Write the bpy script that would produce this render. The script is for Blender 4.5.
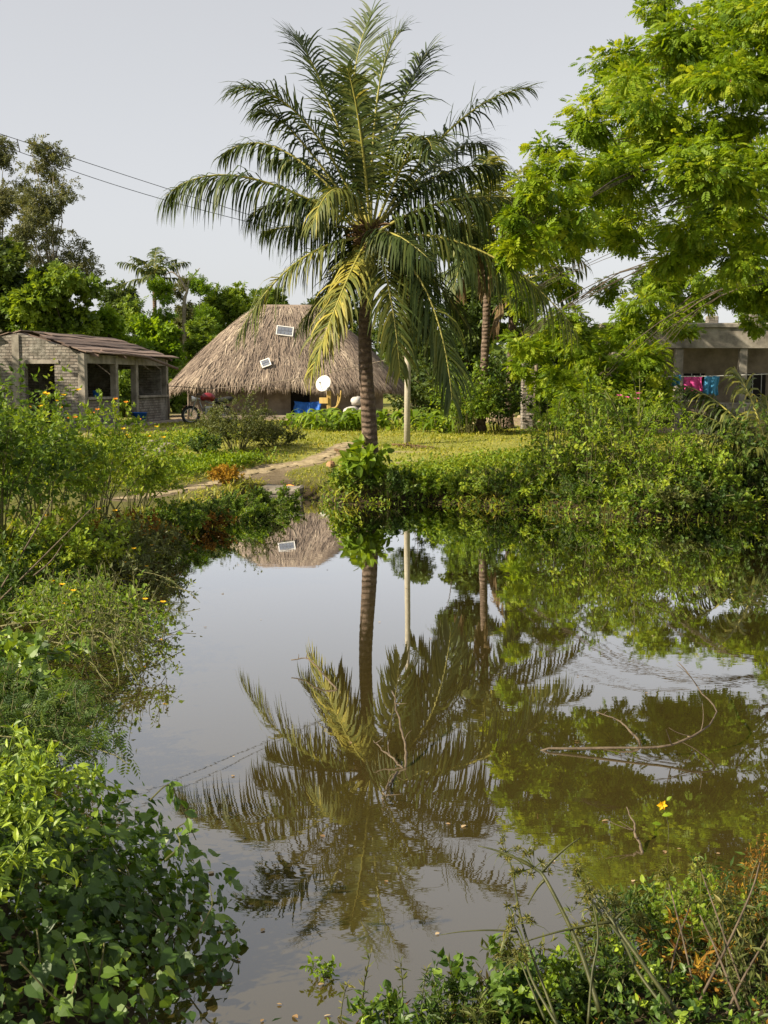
import bpy, math
import numpy as np

# ------------------------------------------------------------------ camera, sky, sun, exposure
for o in list(bpy.data.objects):
    bpy.data.objects.remove(o)
SC = bpy.context.scene
COL = SC.collection
F, CX, CY = 1200.0, 384.0, 512.0
PITCH = math.radians(6.23)
CAM = np.array([0.0, 0.0, 2.46])
cd = bpy.data.cameras.new('camera')
cam = bpy.data.objects.new('camera', cd)
COL.objects.link(cam)
cam.location = CAM
cam.rotation_euler = (math.radians(90) - PITCH, 0, 0)
cd.sensor_fit = 'HORIZONTAL'
cd.sensor_width = 36.0
cd.lens = 36.0 * F / 768.0
cd.clip_start = 0.05
cd.clip_end = 3000
SC.camera = cam

SUN_EL = math.radians(33)
SUN_AZ = math.radians(248)          # compass: 0 = +Y (view direction), 90 = +X ; the sun stands left and a little behind
world = bpy.data.worlds.new('World')
SC.world = world
world.use_nodes = True
nt = world.node_tree
nt.nodes.clear()
sky = nt.nodes.new('ShaderNodeTexSky')
sky.sky_type = 'NISHITA'
sky.sun_disc = False
sky.sun_elevation = SUN_EL
sky.sun_rotation = SUN_AZ
sky.air_density = 1.0
sky.dust_density = 1.0
sky.ozone_density = 1.0
hs = nt.nodes.new('ShaderNodeHueSaturation')
hs.inputs['Saturation'].default_value = 0.22
gm = nt.nodes.new('ShaderNodeMix')        # even veil of haze over the whole dome
gm.data_type = 'RGBA'
gm.inputs['Factor'].default_value = 0.55
gm.inputs['B'].default_value = (3.40, 3.40, 3.52, 1)
bg = nt.nodes.new('ShaderNodeBackground')
bg.inputs['Strength'].default_value = 0.093
ou = nt.nodes.new('ShaderNodeOutputWorld')
nt.links.new(sky.outputs[0], hs.inputs['Color'])
nt.links.new(hs.outputs[0], gm.inputs['A'])
nt.links.new(gm.outputs['Result'], bg.inputs['Color'])
nt.links.new(bg.outputs[0], ou.inputs['Surface'])

sl = bpy.data.lights.new('sun', 'SUN')
sl.energy = 5.0
sl.angle = math.radians(0.6)
sl.color = (1.0, 0.87, 0.66)
sun = bpy.data.objects.new('sun', sl)
COL.objects.link(sun)
sd = np.array([math.sin(SUN_AZ) * math.cos(SUN_EL), math.cos(SUN_AZ) * math.cos(SUN_EL), math.sin(SUN_EL)])
sun.location = sd * 60
sun.rotation_euler = (math.pi / 2 - SUN_EL, 0, math.pi - SUN_AZ)

SC.view_settings.view_transform = 'Standard'
SC.view_settings.look = 'None'
SC.view_settings.exposure = 1.0
SC.view_settings.gamma = 1.0
SC.cycles.max_bounces = 6
SC.cycles.diffuse_bounces = 2
SC.cycles.glossy_bounces = 2
SC.cycles.transmission_bounces = 3
SC.cycles.transparent_max_bounces = 4
SC.cycles.use_denoising = True

# ------------------------------------------------------------------ helpers
rng = np.random.default_rng(7)


def ray(px, py):
    x = (px - CX) / F
    y = (CY - py) / F
    return np.array([x, math.cos(PITCH) + y * math.sin(PITCH), -math.sin(PITCH) + y * math.cos(PITCH)])


def at_y(px, py, Y):
    d = ray(px, py)
    return CAM + d * (Y / d[1])


def at_z(px, py, Z=0.0):
    d = ray(px, py)
    return CAM + d * ((Z - CAM[2]) / d[2])


def D_(y):
    return y * F / 780.0


def nrm(a):
    a = np.asarray(a, float)
    return a / np.maximum(np.linalg.norm(a, axis=-1, keepdims=True), 1e-9)


class Geo:
    def __init__(self):
        self.v, self.f, self.t, self.m, self.n = [], [], [], [], 0

    def add(self, v, f, t=0.5, mi=0):
        v = np.asarray(v, float).reshape(-1, 3)
        if not isinstance(f, list):
            f = [f]
        for q in f:
            q = np.asarray(q, int)
            self.f.append(q + self.n)
            self.m.append(np.full(len(q), mi, int))
        self.v.append(v)
        self.t.append(np.broadcast_to(np.asarray(t, float), (len(v),)).copy())
        self.n += len(v)
        return self

    def mesh(self, name, mats, smooth=False):
        if not self.v:
            return bpy.data.meshes.new(name)
        V = np.concatenate(self.v)
        T = np.concatenate(self.t)
        me = bpy.data.meshes.new(name)
        me.vertices.add(len(V))
        me.vertices.foreach_set('co', V.astype(np.float32).ravel())
        loops = np.concatenate([q.ravel() for q in self.f])
        sizes = np.concatenate([np.full(len(q), q.shape[1], int) for q in self.f])
        starts = np.concatenate([[0], np.cumsum(sizes)[:-1]])
        me.loops.add(len(loops))
        me.loops.foreach_set('vertex_index', loops.astype(np.int32))
        me.polygons.add(len(sizes))
        me.polygons.foreach_set('loop_start', starts.astype(np.int32))
        me.polygons.foreach_set('loop_total', sizes.astype(np.int32))
        if not isinstance(mats, (list, tuple)):
            mats = [mats]
        for m in mats:
            me.materials.append(m)
        if len(mats) > 1:
            me.polygons.foreach_set('material_index', np.concatenate(self.m).astype(np.int32))
        me.polygons.foreach_set('use_smooth', np.full(len(sizes), smooth, bool))
        a = me.attributes.new('tint', 'FLOAT', 'POINT')
        a.data.foreach_set('value', T.astype(np.float32))
        me.update(calc_edges=True)
        me.validate()
        return me

    def build(self, name, mats, parent=None, smooth=False, loc=None, kind=None):
        me = self.mesh(name, mats, smooth)
        o = bpy.data.objects.new(name, me)
        COL.objects.link(o)
        if parent is not None:
            o.parent = parent
        if loc is not None:
            o.location = loc
        if kind:
            o['kind'] = kind
        return o


def thing(name, label, cat, loc=(0, 0, 0), rz=0.0, group=None):
    o = bpy.data.objects.new(name, None)
    o.empty_display_size = 0.2
    COL.objects.link(o)
    o.location = loc
    o.rotation_euler = (0, 0, rz)
    return tag(o, label, cat, group)


def tag(o, label, cat, group=None):
    o['label'] = label
    o['category'] = cat
    if group:
        o['group'] = group
    return o


def bez(a, b, c, n):
    t = np.linspace(0, 1, n)[:, None]
    return (1 - t) ** 2 * np.asarray(a, float) + 2 * t * (1 - t) * np.asarray(b, float) + t ** 2 * np.asarray(c, float)


def smooth_path(P, n):
    P = np.asarray(P, float)
    d = np.concatenate([[0], np.cumsum(np.linalg.norm(np.diff(P, axis=0), axis=1))])
    Q = np.vstack([2 * P[0] - P[1], P, 2 * P[-1] - P[-2]])
    s = np.linspace(0, len(P) - 1 - 1e-6, n)
    i = s.astype(int)
    u = (s - i)[:, None]
    p0, p1, p2, p3 = Q[i], Q[i + 1], Q[i + 2], Q[i + 3]
    return .5 * ((2 * p1) + (-p0 + p2) * u + (2 * p0 - 5 * p1 + 4 * p2 - p3) * u ** 2 + (-p0 + 3 * p1 - 3 * p2 + p3) * u ** 3)


def tube(g, P, r, sides=6, t=0.5, mi=0, cap=True):
    P = np.asarray(P, float)
    n = len(P)
    r = np.broadcast_to(np.asarray(r, float), (n,))
    T = nrm(np.gradient(P, axis=0))
    up = np.array([0, 0, 1.0]) if abs(T[0][2]) < .9 else np.array([1.0, 0, 0])
    U = np.zeros((n, 3))
    u = nrm(np.cross(T[0], up))
    for i in range(n):
        u = nrm(u - T[i] * np.dot(u, T[i]))
        U[i] = u
    W = np.cross(T, U)
    a = np.linspace(0, 2 * math.pi, sides, endpoint=False)
    V = P[:, None] + r[:, None, None] * (np.cos(a)[None, :, None] * U[:, None] + np.sin(a)[None, :, None] * W[:, None])
    i = np.arange(n - 1)[:, None] * sides
    j = np.arange(sides)[None]
    k = (j + 1) % sides
    q = np.stack([i + j, i + k, i + sides + k, i + sides + j], -1).reshape(-1, 4)
    fs = [q]
    if cap:
        fs.append(np.array([list(range(sides))[::-1], [(n - 1) * sides + s for s in range(sides)]]))
    tt = t if np.isscalar(t) else np.repeat(np.asarray(t), sides)
    g.add(V.reshape(-1, 3), fs, tt, mi)


def box(g, c, s, rz=0.0, t=0.5, mi=0, top=(0, 0), jit=0.0, bev=0.0):
    """box: centre c, full size s; top shifts the upper corners; bev chamfers the vertical and top edges"""
    hx, hy, hz = np.array(s) / 2
    if bev > 0:
        b = min(bev, hx * .8, hy * .8, hz * .8)
        ring = lambda x, y: np.array([[x - b, -y], [x, -y + b], [x, y - b], [x - b, y], [-x + b, y], [-x, y - b], [-x, -y + b], [-x + b, -y]])
        L = [(ring(hx, hy), -hz), (ring(hx, hy), hz - b), (ring(hx - b, hy - b) if hx > 2 * b and hy > 2 * b else ring(hx, hy) * .9, hz)]
        V = np.vstack([np.c_[a, np.full(8, z)] for a, z in L])
        Fs = [np.array([[l * 8 + i, l * 8 + (i + 1) % 8, l * 8 + 8 + (i + 1) % 8, l * 8 + 8 + i] for l in (0, 1) for i in range(8)]),
              np.array([list(range(8))[::-1], list(range(16, 24))])]
    else:
        V = np.array([[-hx, -hy, -hz], [hx, -hy, -hz], [hx, hy, -hz], [-hx, hy, -hz], [-hx, -hy, hz], [hx, -hy, hz], [hx, hy, hz], [-hx, hy, hz]])
        Fs = [np.array([[0, 3, 2, 1], [4, 5, 6, 7], [0, 1, 5, 4], [1, 2, 6, 5], [2, 3, 7, 6], [3, 0, 4, 7]])]
    V = V.copy()
    if jit:
        V += rng.normal(0, jit, V.shape)
    V[V[:, 2] > 0, 0] += top[0]
    V[V[:, 2] > 0, 1] += top[1]
    cz, sz = math.cos(rz), math.sin(rz)
    V = V @ np.array([[cz, sz, 0], [-sz, cz, 0], [0, 0, 1]])
    g.add(V + np.array(c), Fs, t, mi)


def beam(g, a, b, w, h, t=0.5, mi=0):
    a, b = np.asarray(a, float), np.asarray(b, float)
    T = nrm(b - a)
    S = nrm(np.cross(T, [0, 0, 1.0])) if abs(T[2]) < .98 else np.array([1.0, 0, 0])
    N = np.cross(S, T)
    V = np.array([p + S * sx * w / 2 + N * sz * h / 2 for p in (a, b) for sx, sz in ((-1, -1), (1, -1), (1, 1), (-1, 1))])
    g.add(V, np.array([[3, 2, 1, 0], [4, 5, 6, 7], [0, 1, 5, 4], [1, 2, 6, 5], [2, 3, 7, 6], [3, 0, 4, 7]]), t, mi)


# leaf templates: x across, y along, z normal
def T_diamond(w=.3, fold=.08):
    return (np.array([[0, 0, 0], [w, .42, fold], [0, 1, -.06], [-w, .42, fold]]), [np.array([[0, 1, 2], [0, 2, 3]])])


def T_oval(w=.28, fold=.06):
    V = [[0, 0, 0], [w * .8, .25, fold], [w, .5, fold], [w * .6, .8, 0], [0, 1, -.1], [-w * .6, .8, 0], [-w, .5, fold], [-w * .8, .25, fold], [0, .5, 0.0]]
    return (np.array(V), [np.array([[0, 1, 8], [1, 2, 8], [2, 3, 8], [3, 4, 8], [4, 5, 8], [5, 6, 8], [6, 7, 8], [7, 0, 8]])])


def T_heart(w=.46, fold=.09):
    V = [[0, .08, 0], [w * .55, -.06, fold * .7], [w, .22, fold], [w * .82, .52, fold * .6], [w * .3, .82, -.03], [0, 1.05, -.14], [-w * .3, .82, -.03], [-w * .82, .52, fold * .6], [-w, .22, fold], [-w * .55, -.06, fold * .7], [0, .5, -.02]]
    return (np.array(V), [np.array([[i, (i + 1) % 10, 10] for i in range(10)])])


def T_blade(w=.05, seg=4, droop=.5):
    V, Fq = [], []
    for i in range(seg + 1):
        u = i / seg
        ww = w * (1 - u ** 1.6) * (.6 + .4 * min(1, u * 3)) + .002
        y, z = u * math.cos(droop * u), -u * math.sin(droop * u) * .8
        V += [[-ww, y, z], [ww, y, z]]
    for i in range(seg):
        Fq.append([2 * i, 2 * i + 1, 2 * i + 3, 2 * i + 2])
    return (np.array(V), [np.array(Fq)])


def T_pinnate(n=6, ll=.42, w=.15, droop=.35, fan=1.0):
    """a compound leaf: n pairs of leaflets along a drooping rib"""
    V, Fq = [], []
    for i in range(n + 1):
        u = (i + .8) / (n + 1)
        c = np.array([0, u * math.cos(droop * u), -u * math.sin(droop * u)])
        prof = ll * (.55 + .45 * math.sin(math.pi * min(1, u * 1.05)))
        sides = (-1, 1) if i < n else (0,)
        for s in sides:
            d = nrm(np.array([s * 1.0, .55 * fan, -.28])) if s else np.array([0, .9, -.4])
            q = nrm(np.cross(d, [0, 0, 1]))
            b = len(V)
            V += [c, c + d * prof * .5 + q * w * prof * 1.2, c + d * prof + np.array([0, 0, -.05]), c + d * prof * .5 - q * w * prof * 1.2]
            Fq.append([b, b + 1, b + 2, b + 3])
    return (np.array(V), [np.array(Fq)])


def T_twig(n=7, ls=.45, seed=1, w=.3):
    r = np.random.default_rng(seed)
    tv, tf = T_diamond(w)
    V, Fs = [], []
    for i in range(n):
        u = .15 + .85 * i / (n - 1)
        a = i * 2.4 + r.uniform(-.4, .4)
        d = nrm(np.array([math.cos(a), .7, math.sin(a) * .6 - .15]))
        N = nrm(np.array([r.normal(0, .4), r.normal(0, .4), 1]))
        x = nrm(np.cross(d, N))
        z = np.cross(x, d)
        s = ls * r.uniform(.75, 1.2)
        b = len(V) * 4
        V.append(np.array([0, u * .75, -.12 * u * u]) + (tv[:, :1] * x + tv[:, 1:2] * d + tv[:, 2:] * z) * s)
        Fs.append(tf[0] + b)
    return (np.vstack(V), [np.vstack(Fs)])


def scatter(g, T, P, D, N, S, t=0.5, mi=0):
    tv, tf = T
    P = np.asarray(P, float)
    n = len(P)
    if n == 0:
        return
    D = nrm(D)
    X = nrm(np.cross(D, N))
    Z = np.cross(X, D)
    S = np.broadcast_to(np.asarray(S, float), (n,))[:, None, None]
    V = P[:, None] + S * (tv[None, :, 0:1] * X[:, None] + tv[None, :, 1:2] * D[:, None] + tv[None, :, 2:3] * Z[:, None])
    m = len(tv)
    off = (np.arange(n) * m)[:, None, None]
    fs = [(q[None] + off).reshape(-1, q.shape[1]) for q in tf]
    tt = np.repeat(np.broadcast_to(np.asarray(t, float), (n,)), m)
    g.add(V.reshape(-1, 3), fs, tt, mi)


def rand_unit(r, n):
    return nrm(r.normal(0, 1, (n, 3)))


# ------------------------------------------------------------------ materials
def new_mat(name):
    m = bpy.data.materials.new(name)
    m.use_nodes = True
    t = m.node_tree
    t.nodes.clear()
    o = t.nodes.new('ShaderNodeOutputMaterial')
    b = t.nodes.new('ShaderNodeBsdfPrincipled')
    t.links.new(b.outputs[0], o.inputs['Surface'])
    return m, t, b, o


def ramp(t, fac, cols, pos=None):
    r = t.nodes.new('ShaderNodeValToRGB')
    e = r.color_ramp.elements
    n = len(cols)
    pos = pos or [i / (n - 1) for i in range(n)]
    while len(e) < n:
        e.new(0.5)
    for i in range(n):
        e[i].position = pos[i]
        e[i].color = (*cols[i], 1)
    t.links.new(fac, r.inputs['Fac'])
    return r.outputs['Color']


def noise(t, scale, detail=4, rough=.6, vec=None, out='Fac'):
    n = t.nodes.new('ShaderNodeTexNoise')
    n.inputs['Scale'].default_value = scale
    n.inputs['Detail'].default_value = detail
    n.inputs['Roughness'].default_value = rough
    if vec is not None:
        t.links.new(vec, n.inputs['Vector'])
    return n.outputs[out]


def coords(t, scale=(1, 1, 1), kind='Object'):
    c = t.nodes.new('ShaderNodeTexCoord')
    m = t.nodes.new('ShaderNodeMapping')
    m.inputs['Scale'].default_value = scale
    t.links.new(c.outputs[kind], m.inputs['Vector'])
    return m.outputs[0]


def bump(t, b, h, strength=.4, dist=.02):
    n = t.nodes.new('ShaderNodeBump')
    n.inputs['Strength'].default_value = strength
    n.inputs['Distance'].default_value = dist
    t.links.new(h, n.inputs['Height'])
    t.links.new(n.outputs[0], b.inputs['Normal'])


def mixc(t, fac, a, b, mode='MIX'):
    m = t.nodes.new('ShaderNodeMix')
    m.data_type = 'RGBA'
    m.blend_type = mode
    for s, v in ((m.inputs['Factor'], fac), (m.inputs['A'], a), (m.inputs['B'], b)):
        if isinstance(v, (int, float)):
            s.default_value = v
        elif isinstance(v, tuple):
            s.default_value = (*v, 1)
        else:
            t.links.new(v, s)
    return m.outputs['Result']


def attr(t, name='tint'):
    a = t.nodes.new('ShaderNodeAttribute')
    a.attribute_name = name
    return a.outputs['Fac']


def leaf_mat(name, cols, trans=.35, rough=.5, spec=.3, tcol=None, pos=None):
    m, t, b, o = new_mat(name)
    c = ramp(t, attr(t), cols, pos)
    t.links.new(c, b.inputs['Base Color'])
    b.inputs['Roughness'].default_value = rough
    b.inputs['Specular IOR Level'].default_value = spec
    tr = t.nodes.new('ShaderNodeBsdfTranslucent')
    tc = mixc(t, 1.0, c, tcol or (1.5, 1.35, .55), 'MULTIPLY')
    t.links.new(tc, tr.inputs['Color'])
    mx = t.nodes.new('ShaderNodeMixShader')
    mx.inputs[0].default_value = trans
    t.links.new(b.outputs[0], mx.inputs[1])
    t.links.new(tr.outputs[0], mx.inputs[2])
    t.links.new(mx.outputs[0], o.inputs['Surface'])
    return m


def plain(name, cols, scale=6, rough=.8, bstr=.4, bdist=.02, stretch=(1, 1, 1), use_tint=False, spec=.3, metallic=0.0):
    m, t, b, o = new_mat(name)
    v = coords(t, stretch)
    n = noise(t, scale, 6, .65, v)
    if use_tint:
        ad = t.nodes.new('ShaderNodeMath')
        ad.operation = 'MULTIPLY_ADD'
        t.links.new(n, ad.inputs[0])
        ad.inputs[1].default_value = .8
        sb = t.nodes.new('ShaderNodeMath')
        sb.operation = 'SUBTRACT'
        t.links.new(attr(t), sb.inputs[0])
        sb.inputs[1].default_value = .4
        t.links.new(sb.outputs[0], ad.inputs[2])
        n2 = ad.outputs[0]
    else:
        n2 = n
    t.links.new(ramp(t, n2, cols, [.28 + .44 * i / (len(cols) - 1) for i in range(len(cols))]), b.inputs['Base Color'])
    b.inputs['Roughness'].default_value = rough
    b.inputs['Specular IOR Level'].default_value = spec
    b.inputs['Metallic'].default_value = metallic
    if bstr:
        bump(t, b, noise(t, scale * 3, 5, .7, v), bstr, bdist)
    return m


M = {}
M['frond'] = leaf_mat('palm_leaflet', [(.022, .042, .010), (.058, .086, .020), (.15, .16, .030), (.40, .34, .055)], .28, .55, .28)
M['rachis'] = plain('palm_rib', [(.20, .20, .04), (.34, .30, .07)], 5, .5, .1)
M['dead_frond'] = leaf_mat('dry_palm_leaflet', [(.10, .065, .03), (.20, .14, .07), (.30, .22, .12)], .2, .7, .2, (1.2, 1.0, .7))
M['raintree'] = leaf_mat('bright_tree_leaf', [(.040, .085, .008), (.105, .185, .012), (.20, .30, .014), (.34, .40, .03)], .48, .48, .3)
M['tree_a'] = leaf_mat('mid_green_leaf', [(.045, .085, .012), (.11, .18, .02), (.20, .28, .03)], .42)  # tree leaf colours lightened to stand in for haze over the far trees
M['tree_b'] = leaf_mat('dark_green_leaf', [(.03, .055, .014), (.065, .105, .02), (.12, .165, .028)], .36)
M['tree_c'] = leaf_mat('grey_green_leaf', [(.06, .075, .035), (.12, .135, .06), (.20, .20, .09)], .35)
M['tree_d'] = leaf_mat('fresh_green_leaf', [(.05, .11, .010), (.13, .23, .014), (.24, .36, .02)], .42)
M['shrub'] = leaf_mat('shrub_leaf', [(.035, .075, .012), (.095, .165, .016), (.19, .28, .022), (.31, .37, .03)], .42)
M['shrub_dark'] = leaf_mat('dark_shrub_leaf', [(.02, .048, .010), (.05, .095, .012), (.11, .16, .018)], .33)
M['shrub_gray'] = leaf_mat('dull_shrub_leaf', [(.04, .055, .016), (.09, .11, .026), (.16, .175, .04)], .33)
M['herb'] = leaf_mat('bright_herb_leaf', [(.06, .12, .008), (.15, .24, .012), (.27, .36, .02)], .42)
M['vine'] = leaf_mat('vine_leaf', [(.024, .058, .012), (.06, .12, .018), (.12, .20, .024), (.30, .40, .03)], .35, .42, .4)
M['rust'] = leaf_mat('withered_leaf', [(.13, .06, .012), (.28, .15, .02), (.46, .30, .03)], .3, .7, .2, (1.3, 1.0, .5))
M['sedge'] = leaf_mat('sedge_leaf', [(.035, .055, .012), (.085, .105, .02), (.19, .17, .04)], .3)
M['yellow'] = leaf_mat('yellow_petal', [(.75, .42, .01), (.85, .55, .02)], .3)
M['orange'] = leaf_mat('orange_petal', [(.75, .22, .01), (.85, .32, .02)], .3)
M['drylitter'] = leaf_mat('dry_floating_leaf', [(.18, .11, .05), (.36, .25, .13), (.50, .40, .25)], .2, .7, .2, (1.1, 1, .8))
M['stem'] = plain('green_brown_stem', [(.07, .075, .025), (.16, .15, .06)], 12, .7, .2)
M['stem_dark'] = plain('dark_sedge_stem', [(.025, .032, .010), (.07, .072, .02)], 10, .5, .15)
M['bark'] = plain('tree_bark', [(.05, .038, .028), (.13, .105, .08)], 9, .9, .8, .03, (1, 1, .35))
M['bark_pale'] = plain('pale_bark', [(.15, .13, .10), (.32, .28, .22)], 8, .85, .5, .02, (1, 1, .3))
M['twig'] = plain('bare_wet_twig', [(.045, .032, .02), (.15, .115, .075)], 14, .75, .3)
M['wood'] = plain('weathered_wood', [(.13, .10, .075), (.28, .235, .185)], 7, .85, .5, .01, (1, 1, .2))
M['pole'] = plain('grey_concrete_pole', [(.30, .27, .21), (.44, .40, .32)], 9, .85, .3)
M['mud_wall'] = plain('mud_plaster', [(.15, .12, .09), (.24, .20, .155), (.32, .27, .21)], 2.2, .95, .5, .02)
M['earth'] = plain('bare_earth', [(.17, .14, .07), (.30, .24, .14), (.42, .34, .22)], 4.5, .95, .6, .03)
M['stone'] = plain('dull_stone', [(.13, .115, .095), (.27, .245, .205)], 5, .9, .6, .03)
M['concrete'] = plain('stained_concrete', [(.10, .09, .075), (.26, .235, .20), (.38, .35, .30)], 2.6, .9, .4, .02)
M['roofwood'] = plain('weathered_roof_board', [(.07, .05, .042), (.15, .105, .085), (.24, .175, .14)], 5, .85, .5, .01, (1, .15, 1), True)
M['dark'] = plain('painted_interior_shade', [(.012, .011, .010), (.025, .022, .02)], 3, .95, 0)  # near-black panel colour, stands in for the shade of rooms behind openings
M['blue'] = plain('blue_tarp', [(.01, .09, .42), (.02, .16, .62)], 5, .5, .5, .05)
M['pink'] = plain('pink_cloth', [(.55, .04, .24), (.75, .12, .40)], 14, .85, .3)
M['cyan'] = plain('light_blue_cloth', [(.03, .20, .42), (.10, .34, .58)], 12, .85, .3)
M['white'] = plain('off_white_paint', [(.62, .61, .58), (.76, .75, .72)], 6, .45, 0)
M['metal'] = plain('grey_metal', [(.25, .25, .25), (.4, .4, .4)], 12, .4, 0, metallic=.8)
M['black'] = plain('black_rubber', [(.015, .015, .015), (.03, .03, .03)], 12, .7, .1)
M['red'] = plain('red_paint', [(.13, .010, .014), (.22, .016, .024)], 5, .3, 0, spec=.6)
M['cell'] = plain('solar_cell', [(.11, .12, .15), (.17, .19, .23)], 4, .25, 0, spec=.6)
M['husk'] = plain('coconut_husk', [(.22, .12, .06), (.40, .25, .13)], 10, .9, .6, .01, (1, 1, .3))
M['ochre'] = plain('ochre_wood', [(.34, .22, .06), (.52, .38, .14)], 6, .75, .2, .01, (1, 1, .2))
M['sack'] = plain('pale_sack_cloth', [(.34, .32, .30), (.58, .56, .53)], 7, .9, .5, .02)
M['plastic_orange'] = plain('orange_plastic', [(.75, .22, .03), (.85, .36, .05)], 7, .5, .2)
M['coconut'] = plain('young_coconut', [(.16, .17, .03), (.32, .25, .05)], 5, .5, .2)
M['fibre'] = plain('brown_palm_fibre', [(.07, .042, .022), (.18, .11, .055)], 12, .95, .8, .02, (1, 1, .2))

# palm trunk with ring scars
m, t, b, o = new_mat('palm_trunk_bark')
v = coords(t)
wv = t.nodes.new('ShaderNodeTexWave')
wv.wave_type = 'BANDS'
wv.bands_direction = 'Z'
wv.inputs['Scale'].default_value = 2.6
wv.inputs['Distortion'].default_value = 6.0
wv.inputs['Detail'].default_value = 3
t.links.new(v, wv.inputs['Vector'])
nz = noise(t, 9, 6, .7, v)
c1 = ramp(t, nz, [(.055, .036, .024), (.15, .105, .075), (.33, .27, .21)], [.32, .55, .75])
c2 = mixc(t, wv.outputs['Fac'], c1, mixc(t, 1.0, c1, (.74, .71, .68), 'MULTIPLY'))
t.links.new(c2, b.inputs['Base Color'])
b.inputs['Roughness'].default_value = .9
ad = t.nodes.new('ShaderNodeMath')
ad.operation = 'ADD'
t.links.new(wv.outputs['Fac'], ad.inputs[0])
t.links.new(nz, ad.inputs[1])
bump(t, b, ad.outputs[0], .9, .03)
M['trunk'] = m

# thatch
m, t, b, o = new_mat('thatch_straw')
v = coords(t)
n1 = noise(t, .75, 6, .7, v)
nh = noise(t, 14, 3, .6, v)
mm = t.nodes.new('ShaderNodeMath')
mm.operation = 'MULTIPLY_ADD'
t.links.new(attr(t), mm.inputs[0])
mm.inputs[1].default_value = .55
mul = t.nodes.new('ShaderNodeMath')
mul.operation = 'MULTIPLY'
t.links.new(n1, mul.inputs[0])
mul.inputs[1].default_value = 1.05
t.links.new(mul.outputs[0], mm.inputs[2])
t.links.new(ramp(t, mm.outputs[0], [(.085, .063, .050), (.215, .165, .128), (.33, .262, .20), (.49, .40, .30)], [.42, .72, .98, 1.3]), b.inputs['Base Color'])
b.inputs['Roughness'].default_value = .9
bump(t, b, nh, .5, .03)
M['thatch'] = m

# old brickwork: bricks are only 8 x 2 px here
m, t, b, o = new_mat('old_brickwork')
v = coords(t)
sep = t.nodes.new('ShaderNodeSeparateXYZ')
t.links.new(v, sep.inputs[0])
sm = t.nodes.new('ShaderNodeMath')
sm.operation = 'ADD'
t.links.new(sep.outputs[0], sm.inputs[0])
t.links.new(sep.outputs[1], sm.inputs[1])
cb = t.nodes.new('ShaderNodeCombineXYZ')
t.links.new(sm.outputs[0], cb.inputs[0])
t.links.new(sep.outputs[2], cb.inputs[1])
br = t.nodes.new('ShaderNodeTexBrick')
br.inputs['Scale'].default_value = 1.0
br.inputs['Brick Width'].default_value = .27
br.inputs['Row Height'].default_value = .095
br.inputs['Mortar Size'].default_value = .014
br.inputs['Mortar Smooth'].default_value = .3
br.inputs['Color1'].default_value = (.20, .165, .14, 1)
br.inputs['Color2'].default_value = (.32, .29, .255, 1)
br.inputs['Mortar'].default_value = (.10, .09, .08, 1)
wob_ = t.nodes.new('ShaderNodeVectorMath')
wob_.operation = 'MULTIPLY_ADD'
t.links.new(noise(t, 3.5, 4, .6, v, 'Color'), wob_.inputs[0])
wob_.inputs[1].default_value = (.09, .045, 0)
t.links.new(cb.outputs[0], wob_.inputs[2])
t.links.new(wob_.outputs[0], br.inputs['Vector'])
pl = ramp(t, noise(t, 1.1, 7, .75, v), [(0, 0, 0), (1, 1, 1)], [.46, .60])
pcol = ramp(t, noise(t, 4, 6, .7, v), [(.16, .148, .13), (.34, .32, .285), (.50, .475, .43)], [.3, .55, .75])
cc = mixc(t, pl, br.outputs['Color'], pcol)
cc = mixc(t, ramp(t, noise(t, 2.3, 6, .7, v), [(0, 0, 0), (.85, .85, .85)], [.44, .68]), cc, (.07, .065, .05))
t.links.new(cc, b.inputs['Base Color'])
b.inputs['Roughness'].default_value = .95
bm_ = t.nodes.new('ShaderNodeMath')
bm_.operation = 'MULTIPLY_ADD'
t.links.new(br.outputs['Fac'], bm_.inputs[0])
bm_.inputs[1].default_value = -1.0
t.links.new(noise(t, 9, 6, .7, v), bm_.inputs[2])
bump(t, b, bm_.outputs[0], .9, .03)
M['brick'] = m

# ground
m, t, b, o = new_mat('grassy_ground')
v = coords(t)
gn = noise(t, .7, 6, .65, v)
gf = noise(t, 14, 5, .7, v)
g1 = ramp(t, gn, [(.125, .155, .022), (.235, .25, .034), (.36, .33, .08)], [.3, .5, .72])
g2 = mixc(t, ramp(t, gf, [(0, 0, 0), (1, 1, 1)], [.35, .7]), g1, (.175, .175, .06))
soil = ramp(t, noise(t, 3, 6, .7, v), [(.15, .11, .065), (.30, .235, .15), (.42, .34, .23)], [.3, .5, .75])
bn = t.nodes.new('ShaderNodeMath')
bn.operation = 'MULTIPLY_ADD'
t.links.new(noise(t, 2.2, 6, .75, v), bn.inputs[0])
bn.inputs[1].default_value = .9
at_ = t.nodes.new('ShaderNodeMath')
at_.operation = 'SUBTRACT'
t.links.new(attr(t, 'tint'), at_.inputs[0])
at_.inputs[1].default_value = .45
t.links.new(at_.outputs[0], bn.inputs[2])
bf = ramp(t, bn.outputs[0], [(0, 0, 0), (1, 1, 1)], [.36, .62])
wet = ramp(t, noise(t, 5, 6, .7, v), [(.028, .021, .012), (.065, .05, .028)], [.3, .7])
c = mixc(t, bf, g2, soil)
zs = t.nodes.new('ShaderNodeSeparateXYZ')
t.links.new(v, zs.inputs[0])
c = mixc(t, ramp(t, zs.outputs[2], [(1, 1, 1), (0, 0, 0)], [.18, .62]), c, wet)
t.links.new(c, b.inputs['Base Color'])
b.inputs['Roughness'].default_value = .95
b.inputs['Specular IOR Level'].default_value = .15
bump(t, b, gf, .6, .05)
M['ground'] = m

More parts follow.
